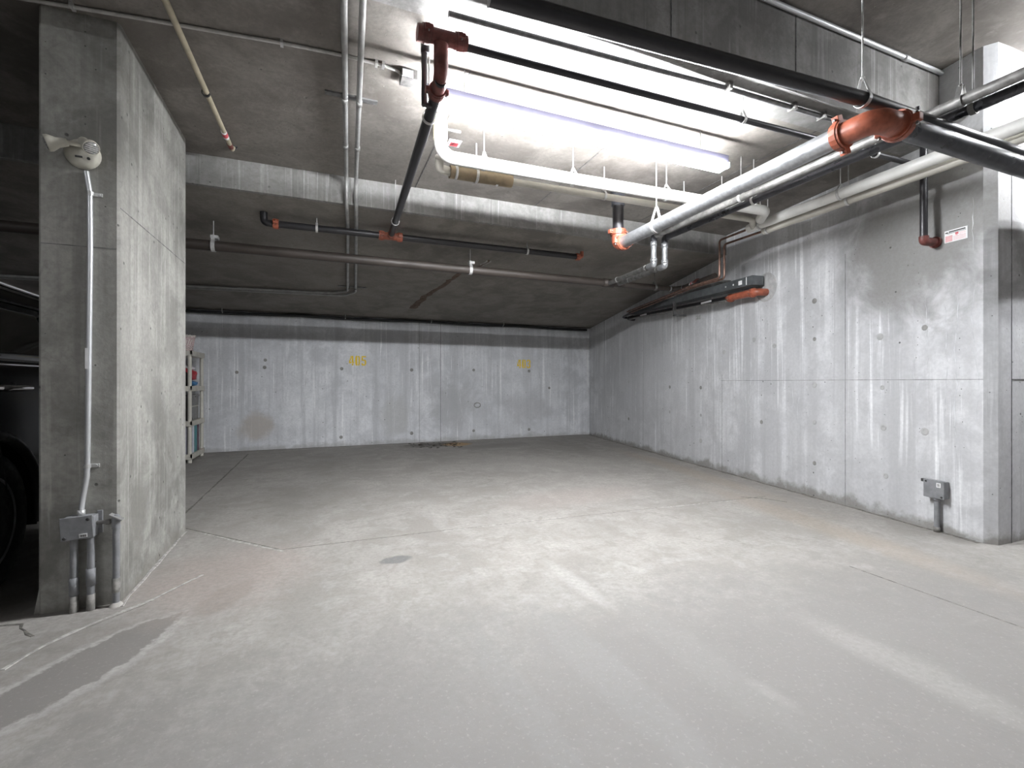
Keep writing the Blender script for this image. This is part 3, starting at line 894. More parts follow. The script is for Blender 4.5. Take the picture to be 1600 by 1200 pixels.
t = thing('insulated_pipe', 'thinner cream jacketed pipe with a kraft wrapped piece, farther than the thick white one', 'pipe', (2.4, 3.63, 2.886), 'jacketed pipes')
MB().tube([(1.42, 3.65, 2.886), (4.12, 3.56, 2.884), (4.28, 3.68, 2.86)], 0.029, 16, 0.08).build('jacket', 'cream_ins', t)
MB().tube([(0.94, 3.66, 2.886), (1.47, 3.645, 2.886)], 0.050, 18).build('kraft_jacket', 'kraft', t)
for x in (0.99, 1.34):
    collar(t, (x, 3.655, 2.886), (1, 0, 0), 0.050, 'paper', 0.02, 1.03, 'tape_band')
MB().tube([(0.95, 3.66, 2.886), (0.85, 3.635, 2.886), (0.83, 3.54, 2.935)], 0.035, 14, 0.05).build('wrapped_elbow', 'cream_ins', t)
for x in (1.16, 2.36, 3.25):
    hanger(t, (x, 3.655 - 0.031 * (x - 0.94), 2.886), 0.051 if x < 1.5 else 0.029, ZC, (1, 0, 0), drop=0.02)

for i, (x0, x1, z, r, lab, mt) in enumerate(((4.295, 4.20, 2.868, 0.047, 'fat white jacketed pipe running beside the right wall, upper of the two', 'white_ins'), (4.405, 4.305, 2.828, 0.039, 'cream jacketed pipe tight against the right wall, lower of the two', 'cream_ins'))):
    t = thing('wall_side_pipe', lab, 'pipe', (4.3, 2.7, z), 'jacketed pipes')
    ye = 3.75 - 0.1 * i
    xs = lambda y: x1 + (x0 - x1) * (y - 1.55) / (3.75 - 1.55)
    MB().tube([(xs(1.2), -1.8, z), (xs(1.3), 1.2, z), (xs(ye), ye, z)], r, 20).build('jacket', mt, t)
    bx_ = xs(ye)
    yv = 4.13
    MB().tube([(bx_, ye - 0.02, z), (4.27 + 0.073 * i, yv, z - 0.02), (4.27 + 0.073 * i, yv, 2.41), (4.36 + 0.075 * i, 4.75, 2.42), (5.06 + 0.05 * i, 7.0, 2.46 - 0.02 * i)], 0.0125, 10, 0.035).build('copper_tube', 'copper', t)
    MB().lathe([(0, r * 0.95), (0.015, r * 0.7), (0.02, 0.014)], (bx_, ye, z), (0, 1, 0), 16).build('end_seal', 'cream_ins', t)
    for y in (2.75, 3.6):
        hanger(t, (xs(y), y, z), r, ZC, (0, 1, 0), drop=0.03)
# dark pipes above the jacketed ones, just under the ceiling
t = thing('ceiling_conduit', 'purple grey conduit fixed to the bright ceiling near the step', 'conduit', (2.4, 2.56, 3.10))
MB().tube([(0.6, 2.36, 3.10), (1.25, 2.34, 3.103), (1.9, 2.325, 3.112), (2.45, 2.315, 3.126), (3.9, 2.295, 3.129), (7.0, 2.285, 3.129)], 0.0165, 12).build('conduit', 'strut', t)
for x in (2.45, 3.05, 3.35):
    MB().box((x - 0.012, 2.27, ZC - 0.048), (x + 0.012, 2.33, ZC)).build('strap', 'galv_dull', t)
t = thing('step_conduit', 'shiny metal conduit along the top edge of the concrete step', 'conduit', (4.5, 2.18, 3.67))
MB().tube([(-2, 2.178, 3.665), (8, 2.178, 3.675)], 0.017, 12).build('conduit', 'emt', t)
for x in (4.12, 5.6):
    collar(t, (x, 2.178, 3.669), (1, 0, 0), 0.017, 'emt', 0.05, 1.25)

# grey pair of conduits dropping with the soffit
t = thing('grey_conduit', 'left one of two grey conduits crossing the ceiling and the downstand', 'conduit', (0.2, 4.5, 3.1), 'twin grey conduits')
MB().tube([(0.09, 2.35, 3.106), (0.20, 4.61, 3.106), (0.205, 4.67, 2.86), (0.24, 5.2, slab_z(5.2) - 0.03), (0.345, 7.50, slab_z(7.5) - 0.03), (0.12, 7.66, slab_z(7.66) - 0.03), (-1.8, 7.80, slab_z(7.8) - 0.03), (-6, 7.95, slab_z(7.95) - 0.03)], 0.0175, 12, 0.12).build('conduit', 'grey_cond', t)
for (x, y, z) in ((0.135, 3.35, 3.106), (0.168, 4.0, 3.106)):
    collar(t, (x, y, z), (0.05, 1, 0), 0.0175, 'grey_cond', 0.05, 1.22)
t = thing('grey_conduit', 'right one of two grey conduits crossing the ceiling and the downstand', 'conduit', (0.3, 4.5, 3.1), 'twin grey conduits')
MB().tube([(0.18, 2.35, 3.106), (0.285, 4.61, 3.106), (0.29, 4.67, 2.86), (0.325, 5.2, slab_z(5.2) - 0.03), (0.46, 7.52, slab_z(7.52) - 0.03), (0.30, 7.74, slab_z(7.74) - 0.035), (-1.8, 7.87, slab_z(7.87) - 0.035), (-6, 8.02, slab_z(8.02) - 0.035)], 0.0175, 12, 0.16).build('conduit', 'grey_cond', t)
for (x, y, z) in ((0.227, 3.35, 3.106), (0.258, 4.0, 3.106)):
    collar(t, (x, y, z), (0.05, 1, 0), 0.0175, 'grey_cond', 0.05, 1.22)
for (xc, y, zc, ww, lab) in ((0.18, 3.37, ZC, 0.34, 'steel channel bracket across the twin conduits on the bay ceiling'), (0.31, 5.27, slab_z(5.27), 0.36, 'steel channel bracket across the twin conduits near the black branch pipe'), (0.40, 7.35, slab_z(7.35), 0.40, 'steel channel bracket across the twin conduits where they turn')):
    t = thing('strut_channel', lab, 'bracket', (xc, y, zc), 'conduit brackets')
    MB().prism([(y - 0.021, zc), (y - 0.021, zc - 0.011), (y + 0.021, zc - 0.011), (y + 0.021, zc)], 'x', xc - ww / 2, xc + ww / 2).build('channel', 'strut', t)
    for s in (-1, 1):
        MB().box((xc + s * 0.046 - 0.014, y - 0.03, zc - 0.052), (xc + s * 0.046 + 0.014, y - 0.022, zc)).build('clamp', 'galv_dull', t)

t = thing('beige_sprinkler_pipe', 'thin beige plastic pipe with a red and white tag on the left ceiling', 'pipe', (-0.71, 3.8, 3.1))
MB().tube([(-0.74, 2.36, 3.10), (-0.69, 4.40, 3.10), (-0.688, 4.45, ZC)], 0.0165, 12, 0.03).build('pipe', 'beige_pvc', t)
MB().lathe([(0, 0.014), (0.012, 0.03), (0.02, 0.03)], (-0.688, 4.45, ZC - 0.02), (0, 0, 1), 14).build('escutcheon', 'black_pipe', t)
o = MB().tube([(-0.700, 4.10, 3.10), (-0.697, 4.20, 3.10)], 0.0195, 12).build('tag', 'paper', t)
MB().tube([(-0.699, 4.12, 3.099), (-0.698, 4.17, 3.099)], 0.0202, 12).build('red_print', 'ink_red', o)
MB().tube([(-0.694, 4.30, 3.10), (-0.692, 4.36, 3.10)], 0.0195, 12).build('red_band', 'red_dull', t)
hanger(t, (-0.715, 3.60, 3.10), 0.0165, ZC, (0, 1, 0), mat='black_pipe', drop=0.01)

t = thing('back_cable', 'black cable sagging along the top of the back wall', 'cable', (1.5, 9.22, 2.45))
cpts = []
for i in range(40):
    x = -6 + 11.55 * i / 39
    cpts.append((x, YB - 0.09, slab_z(YB - 0.09) - 0.040 - 0.020 * abs(math.sin(x * 1.45 + 0.6))))
MB().tube(cpts, 0.026, 8).tube([(p[0], p[1] + 0.05, p[2] + 0.006) for p in cpts], 0.020, 8).build('cable', 'cable', t)
for x in (-1.58, 0.38, 1.98, 3.5):
    z = slab_z(9.1)
    MB().tube([(x, 9.12, z), (x, 9.12, z - 0.055), (x, 9.17, z - 0.075)], 0.006, 6).build('hook', 'zinc', t)

# ---------------------------------------------------------------- right wall things
t = thing('wall_channel', 'dark steel channel cover with black pipes and an orange elbow on the right wall', 'pipe casing', tuple(W(3.7, 0.1, 2.35)))
m = MB(WRM)
a, b = (2.16, 2.405), (5.25, 2.47)
for (o0, o1, h0, h1) in ((0.03, 0.19, -0.055, 0.055),):
    vs = [(a[0], o0, a[1] + h0), (a[0], o1, a[1] + h0), (a[0], o1, a[1] + h1), (a[0], o0, a[1] + h1), (b[0], o0, b[1] + h0 * 0.7), (b[0], o1, b[1] + h0 * 0.7), (b[0], o1, b[1] + h1 * 0.7), (b[0], o0, b[1] + h1 * 0.7)]
    m.add(vs, [(0, 1, 2, 3), (4, 7, 6, 5), (0, 4, 5, 1), (1, 5, 6, 2), (2, 6, 7, 3), (3, 7, 4, 0)])
ch = m.build('cover', 'channel', t)
MB(WRM).box((2.33, 0.19, 2.385), (2.39, 0.192, 2.435)).build('label', 'paper', ch)
MB(WRM).box((2.25, 0.19, 2.365), (2.262, 0.192, 2.455)).build('label', 'paper', ch)
MB(WRM).lathe([(0, 0.012), (0.004, 0.012)], (2.48, 0.19, 2.41), (0, 1, 0), 10).build('screw', 'paper', ch)
MB(WRM).lathe([(0, 0.012), (0.004, 0.012)], (2.62, 0.19, 2.412), (0, 1, 0), 10).build('screw', 'zinc', ch)
MB(WRM).tube([(2.60, 0.13, 2.27), (5.25, 0.13, 2.37)], 0.034, 16).build('pipe', 'black_pipe', t)
MB(WRM).tube([(2.62, 0.19, 2.235), (5.2, 0.19, 2.345)], 0.013, 10).build('small_pipe', 'galv_dull', t)
MB(WRM).tube([(5.2, 0.13, 2.37), (5.38, 0.13, 2.375), (5.38, -0.02, 2.375)], 0.04, 14, 0.07).build('elbow', 'black_pipe', t)
MB(WRM).tube([(2.62, 0.13, 2.275), (2.15, 0.13, 2.265), (2.15, -0.02, 2.265)], 0.043, 16, 0.09).build('elbow', 'orange', t)
coupling(t, W(2.60, 0.13, 2.27), WRD, 0.036, 'orange')
coupling(t, W(2.22, 0.13, 2.266), WRD, 0.038, 'orange')
for s_, z_ in ((3.05, 2.29), (4.75, 2.352)):
    MB(WRM).box((s_ - 0.11, 0.164, z_ - 0.012), (s_ + 0.11, 0.168, z_ + 0.014)).build('label', 'paper', t)
MB(WRM).box((3.75, 0.0, 2.20), (3.79, 0.21, 2.225)).box((3.75, 0.17, 2.20), (3.79, 0.21, 2.42)).build('bracket', 'strut', t)
MB(WRM).lathe([(0, 0.17), (0.006, 0.165), (0.0062, 0.155), (0.003, 0.15)], (2.16, 0, 2.325), (0, 1, 0), 30).build('grout_patch', 'tie_pale', t)

t = thing('wall_bracket', 'small grey anchor plate on the right wall under the black pipe', 'bracket', tuple(W(3.48, 0, 2.15)))
MB(WRM).box((3.40, 0, 2.11), (3.50, 0.008, 2.17)).build('plate', 'tie_pale', t)
MB(WRM).lathe([(0, 0.012), (0.02, 0.012)], (3.45, 0.008, 2.14), (0, 1, 0), 6, False).build('bolt', 'zinc', t)

t = thing('grey_stub_pipe', 'short grey pipe end poking into the right wall below the copper tubes', 'pipe', tuple(W(2.95, 0.2, 2.5)))
MB(WRM).tube([(3.75, 0.26, 2.52), (2.78, 0.26, 2.52), (2.78, -0.02, 2.52)], 0.022, 14, 0.05).build('pipe', 'galv_dull', t)
t = thing('dark_wall_pipe', 'thin dark pipe descending along the right wall toward the back corner', 'pipe', tuple(W(4.4, 0.2, 2.5)))
MB(WRM).tube([(3.0, 0.30, 2.545), (3.9, 0.27, 2.50), (5.0, 0.22, 2.445), (5.55, 0.15, 2.42), (5.6, -0.02, 2.42)], 0.020, 12, 0.08).build('pipe', 'black_pipe', t)

t = thing('drain_stub', 'upright black pipe ending in a red elbow on the right wall beside the sign', 'pipe', tuple(W(0.345, 0.12, 2.32)))
MB(WRM).tube([(0.345, 0.13, 2.36), (0.345, 0.13, ZC)], 0.026, 16).build('pipe', 'black_pipe', t)
MB(WRM).tube([(0.345, 0.13, 2.37), (0.345, 0.13, 2.33), (0.345, 0.02, 2.33)], 0.033, 16, 0.045).build('elbow', 'red_dull', t)
MB(WRM).lathe([(0, 0.045), (0.018, 0.045)], (0.345, 0.0, 2.33), (0, 1, 0), 16).build('flange', 'red_dull', t)


def sign(name, label, cat, MM, w, h, rows, red_rect):
    """board in its own frame: x right, y out, z up, centre at origin"""
    t = thing(name, label, cat, tuple(MM.translation))
    MB(MM).box((-w / 2, 0, -h / 2), (w / 2, 0.003, h / 2)).build('board', 'paper', t)
    x0, x1, z0, z1 = red_rect
    MB(MM).box((x0 * w, 0.003, z0 * h), (x1 * w, 0.0036, z1 * h)).build('red_block', 'ink_red' if 'ceiling' in label else 'ink_pink', t)
    for (a, b, z, hh, m) in rows:
        MB(MM).box((a * w, 0.003, (z - hh / 2) * h), (b * w, 0.0036, (z + hh / 2) * h)).build('text_line', m, t)
    return t


sm = Matrix(((-WRD.x, WRN.x, 0, 0), (-WRD.y, WRN.y, 0, 0), (0, 0, 1, 0), (0, 0, 0, 1)))
sm.translation = W(0.205, 0.001, 2.35)
rows = [(-0.30, 0.42, 0.36, 0.10, 'ink_black'), (-0.46, -0.34, 0.32, 0.10, 'ink_black'), (-0.02, 0.12, 0.12, 0.16, 'ink_red'), (0.0, 0.08, -0.02, 0.10, 'ink_pink')]
rows += [(-0.38, 0.44, z, 0.022, 'ink_black') for z in (0.22, 0.27)]
rows += [(-0.10, 0.44, z, 0.03, 'ink_pink') for z in (-0.08, -0.16, -0.24, -0.32, -0.40)]
rows += [(0.16, 0.44, z, 0.02, 'ink_pink') for z in (0.02, 0.08, 0.14)]
sign('wall_sign', 'small white sign with red print beside the black pipe on the right wall', 'sign', sm, 0.155, 0.095, rows, (-0.46, -0.14, -0.44, 0.06))
cm = Matrix(((1, 0, 0, 0.99), (0, 0, 1, 3.71), (0, -1, 0, ZC - 0.0005), (0, 0, 0, 1)))
rows = [(-0.44, -0.36, z, 0.06, 'ink_red') for z in (-0.38, -0.24, -0.10, 0.04, 0.18)] + [(-0.2, 0.42, z, 0.05, 'ink_pink') for z in (-0.20, -0.30, -0.40)] + [(-0.12, 0.20, 0.05, 0.07, 'ink_black'), (-0.2, 0.0, 0.2, 0.12, 'paper')]
sign('ceiling_sign', 'small red and white notice stuck on the ceiling above the white pipe', 'sign', cm, 0.105, 0.11, rows, (-0.28, 0.34, -0.10, 0.44))

t = thing('junction_box', 'grey plastic junction box low on the right wall', 'junction box', tuple(W(0.32, 0.0, 0.34)), 'junction boxes')
MB(WRM).box((0.25, 0, 0.275), (0.39, 0.055, 0.41), 0.006).build('body', 'grey_pvc', t)
MB(WRM).box((0.245, 0.055, 0.27), (0.395, 0.066, 0.415), 0.004).build('lid', 'grey_pvc', t)
for s_, z_ in ((0.375, 0.398), (0.262, 0.288)):
    MB(WRM).lathe([(0, 0.008), (0.004, 0.007)], (s_, 0.066, z_), (0, 1, 0), 10).build('screw', 'ink_black', t)
MB(WRM).box((0.385, 0.02, 0.385), (0.425, 0.05, 0.41), 0.003).build('plug', 'ink_black', t)
o = MB(WRM).box((0.268, 0.066, 0.362), (0.298, 0.0675, 0.398)).build('sticker', 'paper', t)
for z_ in (0.372, 0.38, 0.388):
    MB(WRM).box((0.274, 0.0675, z_ - 0.002), (0.292, 0.068, z_ + 0.002)).build('text_line', 'ink_black', o)
t = thing('box_conduit', 'short grey conduit between the right wall box and the floor', 'conduit', tuple(W(0.315, 0.035, 0)), 'grey plastic conduits')
MB(WRM).tube([(0.315, 0.035, 0), (0.315, 0.035, 0.275)], 0.0185, 16).build('conduit', 'grey_pvc', t)
collar(t, W(0.315, 0.035, 0.262), (0, 0, 1), 0.0185, 'grey_pvc', 0.026, 1.25)
collar(t, W(0.315, 0.035, 0.02), (0, 0, 1), 0.0185, 'grey_dirty', 0.04, 1.18)

# ---------------------------------------------------------------- things on the pier
YF = PY0
t = thing('emergency_light', 'cream twin head emergency light high on the pier', 'emergency light', (-1.155, YF, 2.40))
cx_, cz_ = -1.176, 2.402
MB().lathe([(0, 0.074), (0.008, 0.076), (0.03, 0.074), (0.040, 0.066), (0.044, 0.045), (0.046, 0.001)], (cx_, YF, cz_), (0, -1, 0), 28).build('canopy', 'cream_plastic', t)
MB().tube([(cx_ + 0.035, YF - 0.038, cz_ - 0.03), (cx_ + 0.035, YF - 0.049, cz_ - 0.03)], 0.007, 8).build('indicator', 'ink_black', t)
MB().box((cx_ - 0.02, YF - 0.050, cz_ - 0.03), (cx_ + 0.01, YF - 0.042, cz_ - 0.022)).build('test_slot', 'ink_black', t)


def lamp_head(base, aim, L, r):
    base, aim = Vector(base), Vector(aim).normalized()
    back = base - aim * L * 0.5
    m = MB().lathe([(0, 0.018), (0.012, 0.021), (L * 0.45, 0.024), (L * 0.62, r * 0.80), (L * 0.8, r), (L * 0.97, r), (L, r * 0.93), (L - 0.004, r * 0.86)], back, aim, 24)
    h_ = m.build('lamp_head', 'cream_plastic', t)
    f = back + aim * (L - 0.004)
    MB().lathe([(0, r * 0.88), (0.004, r * 0.8), (0.008, r * 0.4), (0.009, 0.001)], f, aim, 24).build('lens', 'lens', h_)
    sd = aim.cross(Vector((0, 0, 1))).normalized()
    u = sd.cross(aim)
    for k in (-2, -1, 0, 1, 2):
        hw = math.sqrt(max(0, (r * 0.8) ** 2 - (k * r * 0.27) ** 2))
        MB().tube([f + aim * 0.009 + u * k * r * 0.27 - sd * hw, f + aim * 0.009 + u * k * r * 0.27 + sd * hw], 0.0014, 5).build('lens_rib', 'zinc', h_)
    return h_


lamp_head((-1.118, YF - 0.126, 2.414), (0.55, -0.62, -0.56), 0.11, 0.036)
lamp_head((-1.250, YF - 0.095, 2.412), (-0.90, -0.30, -0.36), 0.085, 0.040)
MB().tube([(-1.14, YF - 0.03, 2.42), (-1.150, YF - 0.09, 2.448)], 0.011, 10).tube([(-1.17, YF - 0.05, 2.435), (-1.222, YF - 0.088, 2.424)], 0.012, 10).build('arm', 'cream_plastic', t)

t = thing('metal_conduit', 'slim shiny metal conduit down the front of the pier', 'conduit', (-1.16, YF, 0.5))
yc = YF - 0.0135
MB().tube([(-1.163, yc, 2.315), (-1.160, yc, 2.29), (-1.148, yc, 2.20), (-1.146, yc, 1.9), (-1.158, yc, 0.76), (-1.160, yc, 0.70), (-1.178, yc, 0.58), (-1.180, yc - 0.01, 0.515)], 0.0125, 14, 0.2).build('conduit', 'emt', t)
for (x, z) in ((-1.147, 2.20), (-1.159, 0.755)):
    o = MB().tube([(x, yc, z - 0.011), (x, yc, z + 0.011)], 0.0155, 14).build('strap', 'zinc', t)
    MB().box((x + 0.012, YF - 0.006, z - 0.010), (x + 0.05, YF, z + 0.010), 0.002).lathe([(0, 0.007), (0.006, 0.006)], (x + 0.037, YF - 0.006, z), (0, -1, 0), 8).build('strap_ear', 'zinc', o)
MB().box((-1.163, yc - 0.0135, 1.27), (-1.151, yc - 0.0125, 1.38)).build('sticker', 'paper', t)
collar(t, (-1.180, yc - 0.01, 0.512), (0, 0, 1), 0.0125, 'zinc', 0.03, 1.35)

t = thing('junction_box', 'grey metal junction box low on the front of the pier', 'junction box', (-1.17, YF, 0.44), 'junction boxes')
MB().box((-1.238, YF - 0.07, 0.39), (-1.112, YF, 0.50), 0.003).build('body', 'grey_pvc', t)
MB().box((-1.118, YF - 0.012, 0.395), (-1.095, YF, 0.515), 0.002).build('back_plate', 'grey_pvc', t)
ld = Matrix.Translation((-1.178, YF - 0.072, 0.446)) @ Matrix.Rotation(math.radians(-3), 4, 'Y')
MB(ld).box((-0.068, -0.006, -0.059), (0.066, 0, 0.059), 0.002).build('lid', 'grey_pvc', t)
for x, z in ((0.048, 0.04), (-0.052, -0.046)):
    p = ld @ Vector((x, -0.006, z))
    MB().lathe([(0, 0.0085), (0.003, 0.008), (0.004, 0.003)], p, (0, -1, 0), 10).build('screw', 'ink_black', t)
o = MB(ld).box((0.008, -0.0072, -0.051), (0.042, -0.006, -0.031)).build('barcode_label', 'paper', t)
for k in range(7):
    MB(ld).box((0.012 + k * 0.004, -0.0078, -0.048), (0.0135 + k * 0.004 + 0.0012 * (k % 2), -0.0072, -0.036)).build('bar', 'ink_black', o)

for (x, lab, zc, cz2) in ((-1.205, 'leftmost grey conduit from the pier box into the floor', 0.39, 0.135), (-1.135, 'middle grey conduit from the pier box into the floor', 0.39, 0.175)):
    t = thing('pier_conduit', lab, 'conduit', (x, YF - 0.035, 0), 'grey plastic conduits')
    yy = YF - 0.035
    MB().tube([(x, yy, 0.0), (x, yy, zc)], 0.0165, 16).build('conduit', 'grey_pvc', t)
    MB().lathe([(-0.045, 0.0165), (-0.045, 0.0205), (0.045, 0.0205), (0.045, 0.0165)], (x, yy, cz2), (0, 0, 1), 16).build('coupling', 'grey_pvc', t)
    MB().lathe([(0, 0.019), (0.085, 0.0185), (0.085, 0.0165)], (x, yy, 0), (0, 0, 1), 16).build('dusty_foot', 'grey_dirty', t)
t = thing('pier_conduit', 'right hand grey conduit with an access elbow at the pier corner', 'conduit', (-1.03, YF - 0.03, 0), 'grey plastic conduits')
xx, yy = -1.030, YF - 0.030
MB().tube([(xx, yy, 0), (xx, yy, 0.44)], 0.0155, 16).build('conduit', 'grey_pvc', t)
MB().tube([(-1.112, yy, 0.455), (xx - 0.02, yy, 0.455)], 0.0105, 12).build('nipple', 'galv_dull', t)
MB().lathe([(0, 0.014), (0.02, 0.015)], (-1.075, yy, 0.455), (1, 0, 0), 6, False).build('lock_nut', 'galv_dull', t)
MB().lathe([(0, 0.019), (0.055, 0.019), (0.075, 0.012)], (xx, yy, 0.415), (0, 0, 1), 16).build('access_elbow', 'grey_pvc', t)
cvr = Matrix.Translation((xx + 0.004, yy - 0.006, 0.478)) @ Matrix.Rotation(math.radians(32), 4, 'Y')
MB(cvr).box((-0.034, -0.02, -0.004), (0.034, 0.02, 0.004), 0.003).build('elbow_cover', 'grey_cond', t)
MB().lathe([(0, 0.018), (0.075, 0.0185), (0.075, 0.0155)], (xx, yy, 0.075), (0, 0, 1), 16).build('coupling', 'grey_dirty', t)
MB().lathe([(0, 0.032), (0.012, 0.026), (0.02, 0.017)], (xx, yy, 0), (0, 0, 1), 14).build('mortar_foot', 'efflo', t)


# ---------------------------------------------------------------- stencilled bay numbers
def digit(ch):
    """stencil digit in a 0..0.62 by 0..1 box, as quads"""
    b = 0.25
    q = {'4': [(0.36, 0, 0.56, 0.22), (0.36, 0.26, 0.56, 1.0), (0.0, 0.22, 0.32, 0.38), (0.02, 0.38, 0.17, 0.55), (0.10, 0.52, 0.25, 0.75), (0.20, 0.72, 0.34, 0.98), (0.56, 0.22, 0.64, 0.38)],
         '0': [(0, 0.14, b, 0.86), (0.42, 0.14, 0.62, 0.86), (0.06, 0, 0.28, 0.14), (0.34, 0, 0.56, 0.14), (0.06, 0.86, 0.28, 1), (0.34, 0.86, 0.56, 1)],
         '3': [(0.42, 0.12, 0.62, 0.47), (0.42, 0.53, 0.62, 0.88), (0.06, 0, 0.56, 0.13), (0.06, 0.87, 0.56, 1), (0.18, 0.44, 0.50, 0.57), (0, 0.10, 0.17, 0.26), (0, 0.74, 0.17, 0.90)],
         '5': [(0.02, 0.86, 0.60, 1), (0.02, 0.50, 0.20, 0.84), (0.14, 0.50, 0.52, 0.63), (0.42, 0.13, 0.62, 0.54), (0.06, 0, 0.52, 0.13), (0, 0.09, 0.18, 0.26)]}
    return q[ch]


def bay_number(txt, x0, z0, w, h, label):
    t = thing('bay_number', label, 'painted number', (x0 + w / 2, YB, z0), 'stencilled bay numbers')
    dw = w / 3
    for i, ch in enumerate(txt):
        m = MB()
        for (a, c, b, d) in digit(ch):
            m.box((x0 + i * dw + a * dw * 1.25, YB - 0.0025, z0 + c * h), (x0 + i * dw + b * dw * 1.25, YB + 0.001, z0 + d * h))
        m.build('digit', 'yellow', t)


bay_number('405', 0.45, 1.515, 0.335, 0.180, 'worn yellow stencilled 405 nearer the shelf on the back wall')
bay_number('403', 3.88, 1.505, 0.335, 0.180, 'worn yellow stencilled 403 nearer the right corner of the back wall')

# ---------------------------------------------------------------- plastic shelf unit in the far left corner
SX0, SX1, SY0, SY1 = -2.26, -1.80, 8.17, 8.98
t = thing('plastic_shelf', 'beige plastic four tier shelf unit in the back left corner', 'shelf', ((SX0 + SX1) / 2, (SY0 + SY1) / 2, 0))
TIERS = (0.13, 0.62, 1.14, 1.665)
for z in TIERS:
    m = MB().box((SX0, SY0, z - 0.075), (SX1, SY1, z - 0.055))
    m.box((SX0, SY0, z - 0.055), (SX1, SY0 + 0.02, z)).box((SX0, SY1 - 0.02, z - 0.055), (SX1, SY1, z)).box((SX0, SY0, z - 0.055), (SX0 + 0.02, SY1, z)).box((SX1 - 0.02, SY0, z - 0.055), (SX1, SY1, z))
    m.box((SX0 + 0.02, SY0 + 0.02, z - 0.018), (SX1 - 0.02, SY1 - 0.02, z - 0.006))
    m.build('tier', 'shelf', t)
for x in (SX0 + 0.035, SX1 - 0.035):
    for y in (SY0 + 0.04, SY1 - 0.04):
        MB().lathe([(0, 0.030), (0.05, 0.030), (0.055, 0.027), (1.59, 0.027)], (x, y, 0), (0, 0, 1), 14).build('post', 'shelf', t)

# woven pot on the top tier
M['pot_white'] = simple('white_wicker', (0.66, 0.60, 0.57), 0.7, 0, 0.1, 50)
M['pot_pink'] = simple('pink_wicker', (0.55, 0.40, 0.40), 0.7, 0, 0.1, 50)
px_, py_, pz_ = -1.945, 8.43, TIERS[3]
t = thing('woven_pot', 'white and pink woven planter pot on top of the plastic shelf', 'planter', (px_, py_, pz_))
MB().lathe([(0, 0.085), (0.02, 0.095), (0.12, 0.108), (0.22, 0.128), (0.235, 0.125), (0.12, 0.098), (0.03, 0.08)], (px_, py_, pz_), (0, 0, 1), 26).build('body', 'pot_white', t)
for k, (z, r) in enumerate(((0.02, 0.097), (0.05, 0.100), (0.08, 0.104), (0.185, 0.121), (0.205, 0.125))):
    MB().tube([(px_ + r * math.cos(a), py_ + r * math.sin(a), pz_ + z + 0.006 * math.sin(a * 13)) for a in [2 * PI * i / 52 for i in range(53)]], 0.007, 6).build('weave_band', 'pot_pink', t)
for k in range(22):
    a = 2 * PI * k / 22
    MB().tube([(px_ + 0.107 * math.cos(a), py_ + 0.107 * math.sin(a), pz_ + 0.095), (px_ + 0.118 * math.cos(a + 0.15), py_ + 0.118 * math.sin(a + 0.15), pz_ + 0.175)], 0.006, 5).build('weave_strand', 'pot_pink', t)
MB().tube([(px_ + 0.131 * math.cos(a), py_ + 0.131 * math.sin(a), pz_ + 0.235 + 0.008 * math.sin(a * 20)) for a in [2 * PI * i / 80 for i in range(81)]], 0.009, 6).build('scalloped_rim', 'pot_white', t)

M['bag_red'] = simple('red_plastic', (0.42, 0.035, 0.05), 0.4, 0, 0.2, 14)
M['bag_white'] = simple('white_plastic', (0.66, 0.64, 0.66), 0.45, 0, 0.1, 14)
M['blue_cloth'] = simple('blue_plastic', (0.09, 0.27, 0.52), 0.5, 0, 0.25, 18)
M['dark_cloth'] = simple('dark_cloth', (0.03, 0.025, 0.028), 0.8, 0, 0.25, 22)
M['bin_grey'] = simple('smoky_plastic', (0.15, 0.145, 0.14), 0.35, 0, 0.1, 8)
M['teal'] = simple('teal_binder', (0.05, 0.24, 0.26), 0.5, 0, 0.1, 14)
M['binder_white'] = simple('white_binder', (0.62, 0.64, 0.70), 0.5, 0, 0.06, 14)
M['maroon'] = simple('maroon_binder', (0.09, 0.025, 0.05), 0.5, 0, 0.1, 14)
M['binder_grey'] = simple('lilac_grey_binder', (0.38, 0.38, 0.44), 0.5, 0, 0.1, 14)


def blob(c, sx, sy, sz, seed, amp=0.18, sub=3, flat=0.0):
    """crumpled closed lump standing on z = c.z"""
    rnd = random.Random(seed)
    bm = bmesh.new()
    bmesh.ops.create_icosphere(bm, subdivisions=sub, radius=1)
    ph = [rnd.uniform(0, 6) for _ in range(9)]
    for v in bm.verts:
        x, y, z = v.co
        k = 1 + amp * (math.sin(x * 4 + ph[0]) * math.sin(y * 5 + ph[1]) + 0.6 * math.sin(z * 7 + ph[2] + x * 3) + 0.4 * math.sin(x * 11 + ph[3]) * math.cos(y * 9 + z * 8 + ph[4]))
        zz = max(z * k, -0.8)
        v.co = Vector((c[0] + x * k * sx, c[1] + y * k * sy, c[2] + (zz + 0.8) * sz))
    return MB().bm(bm, True)


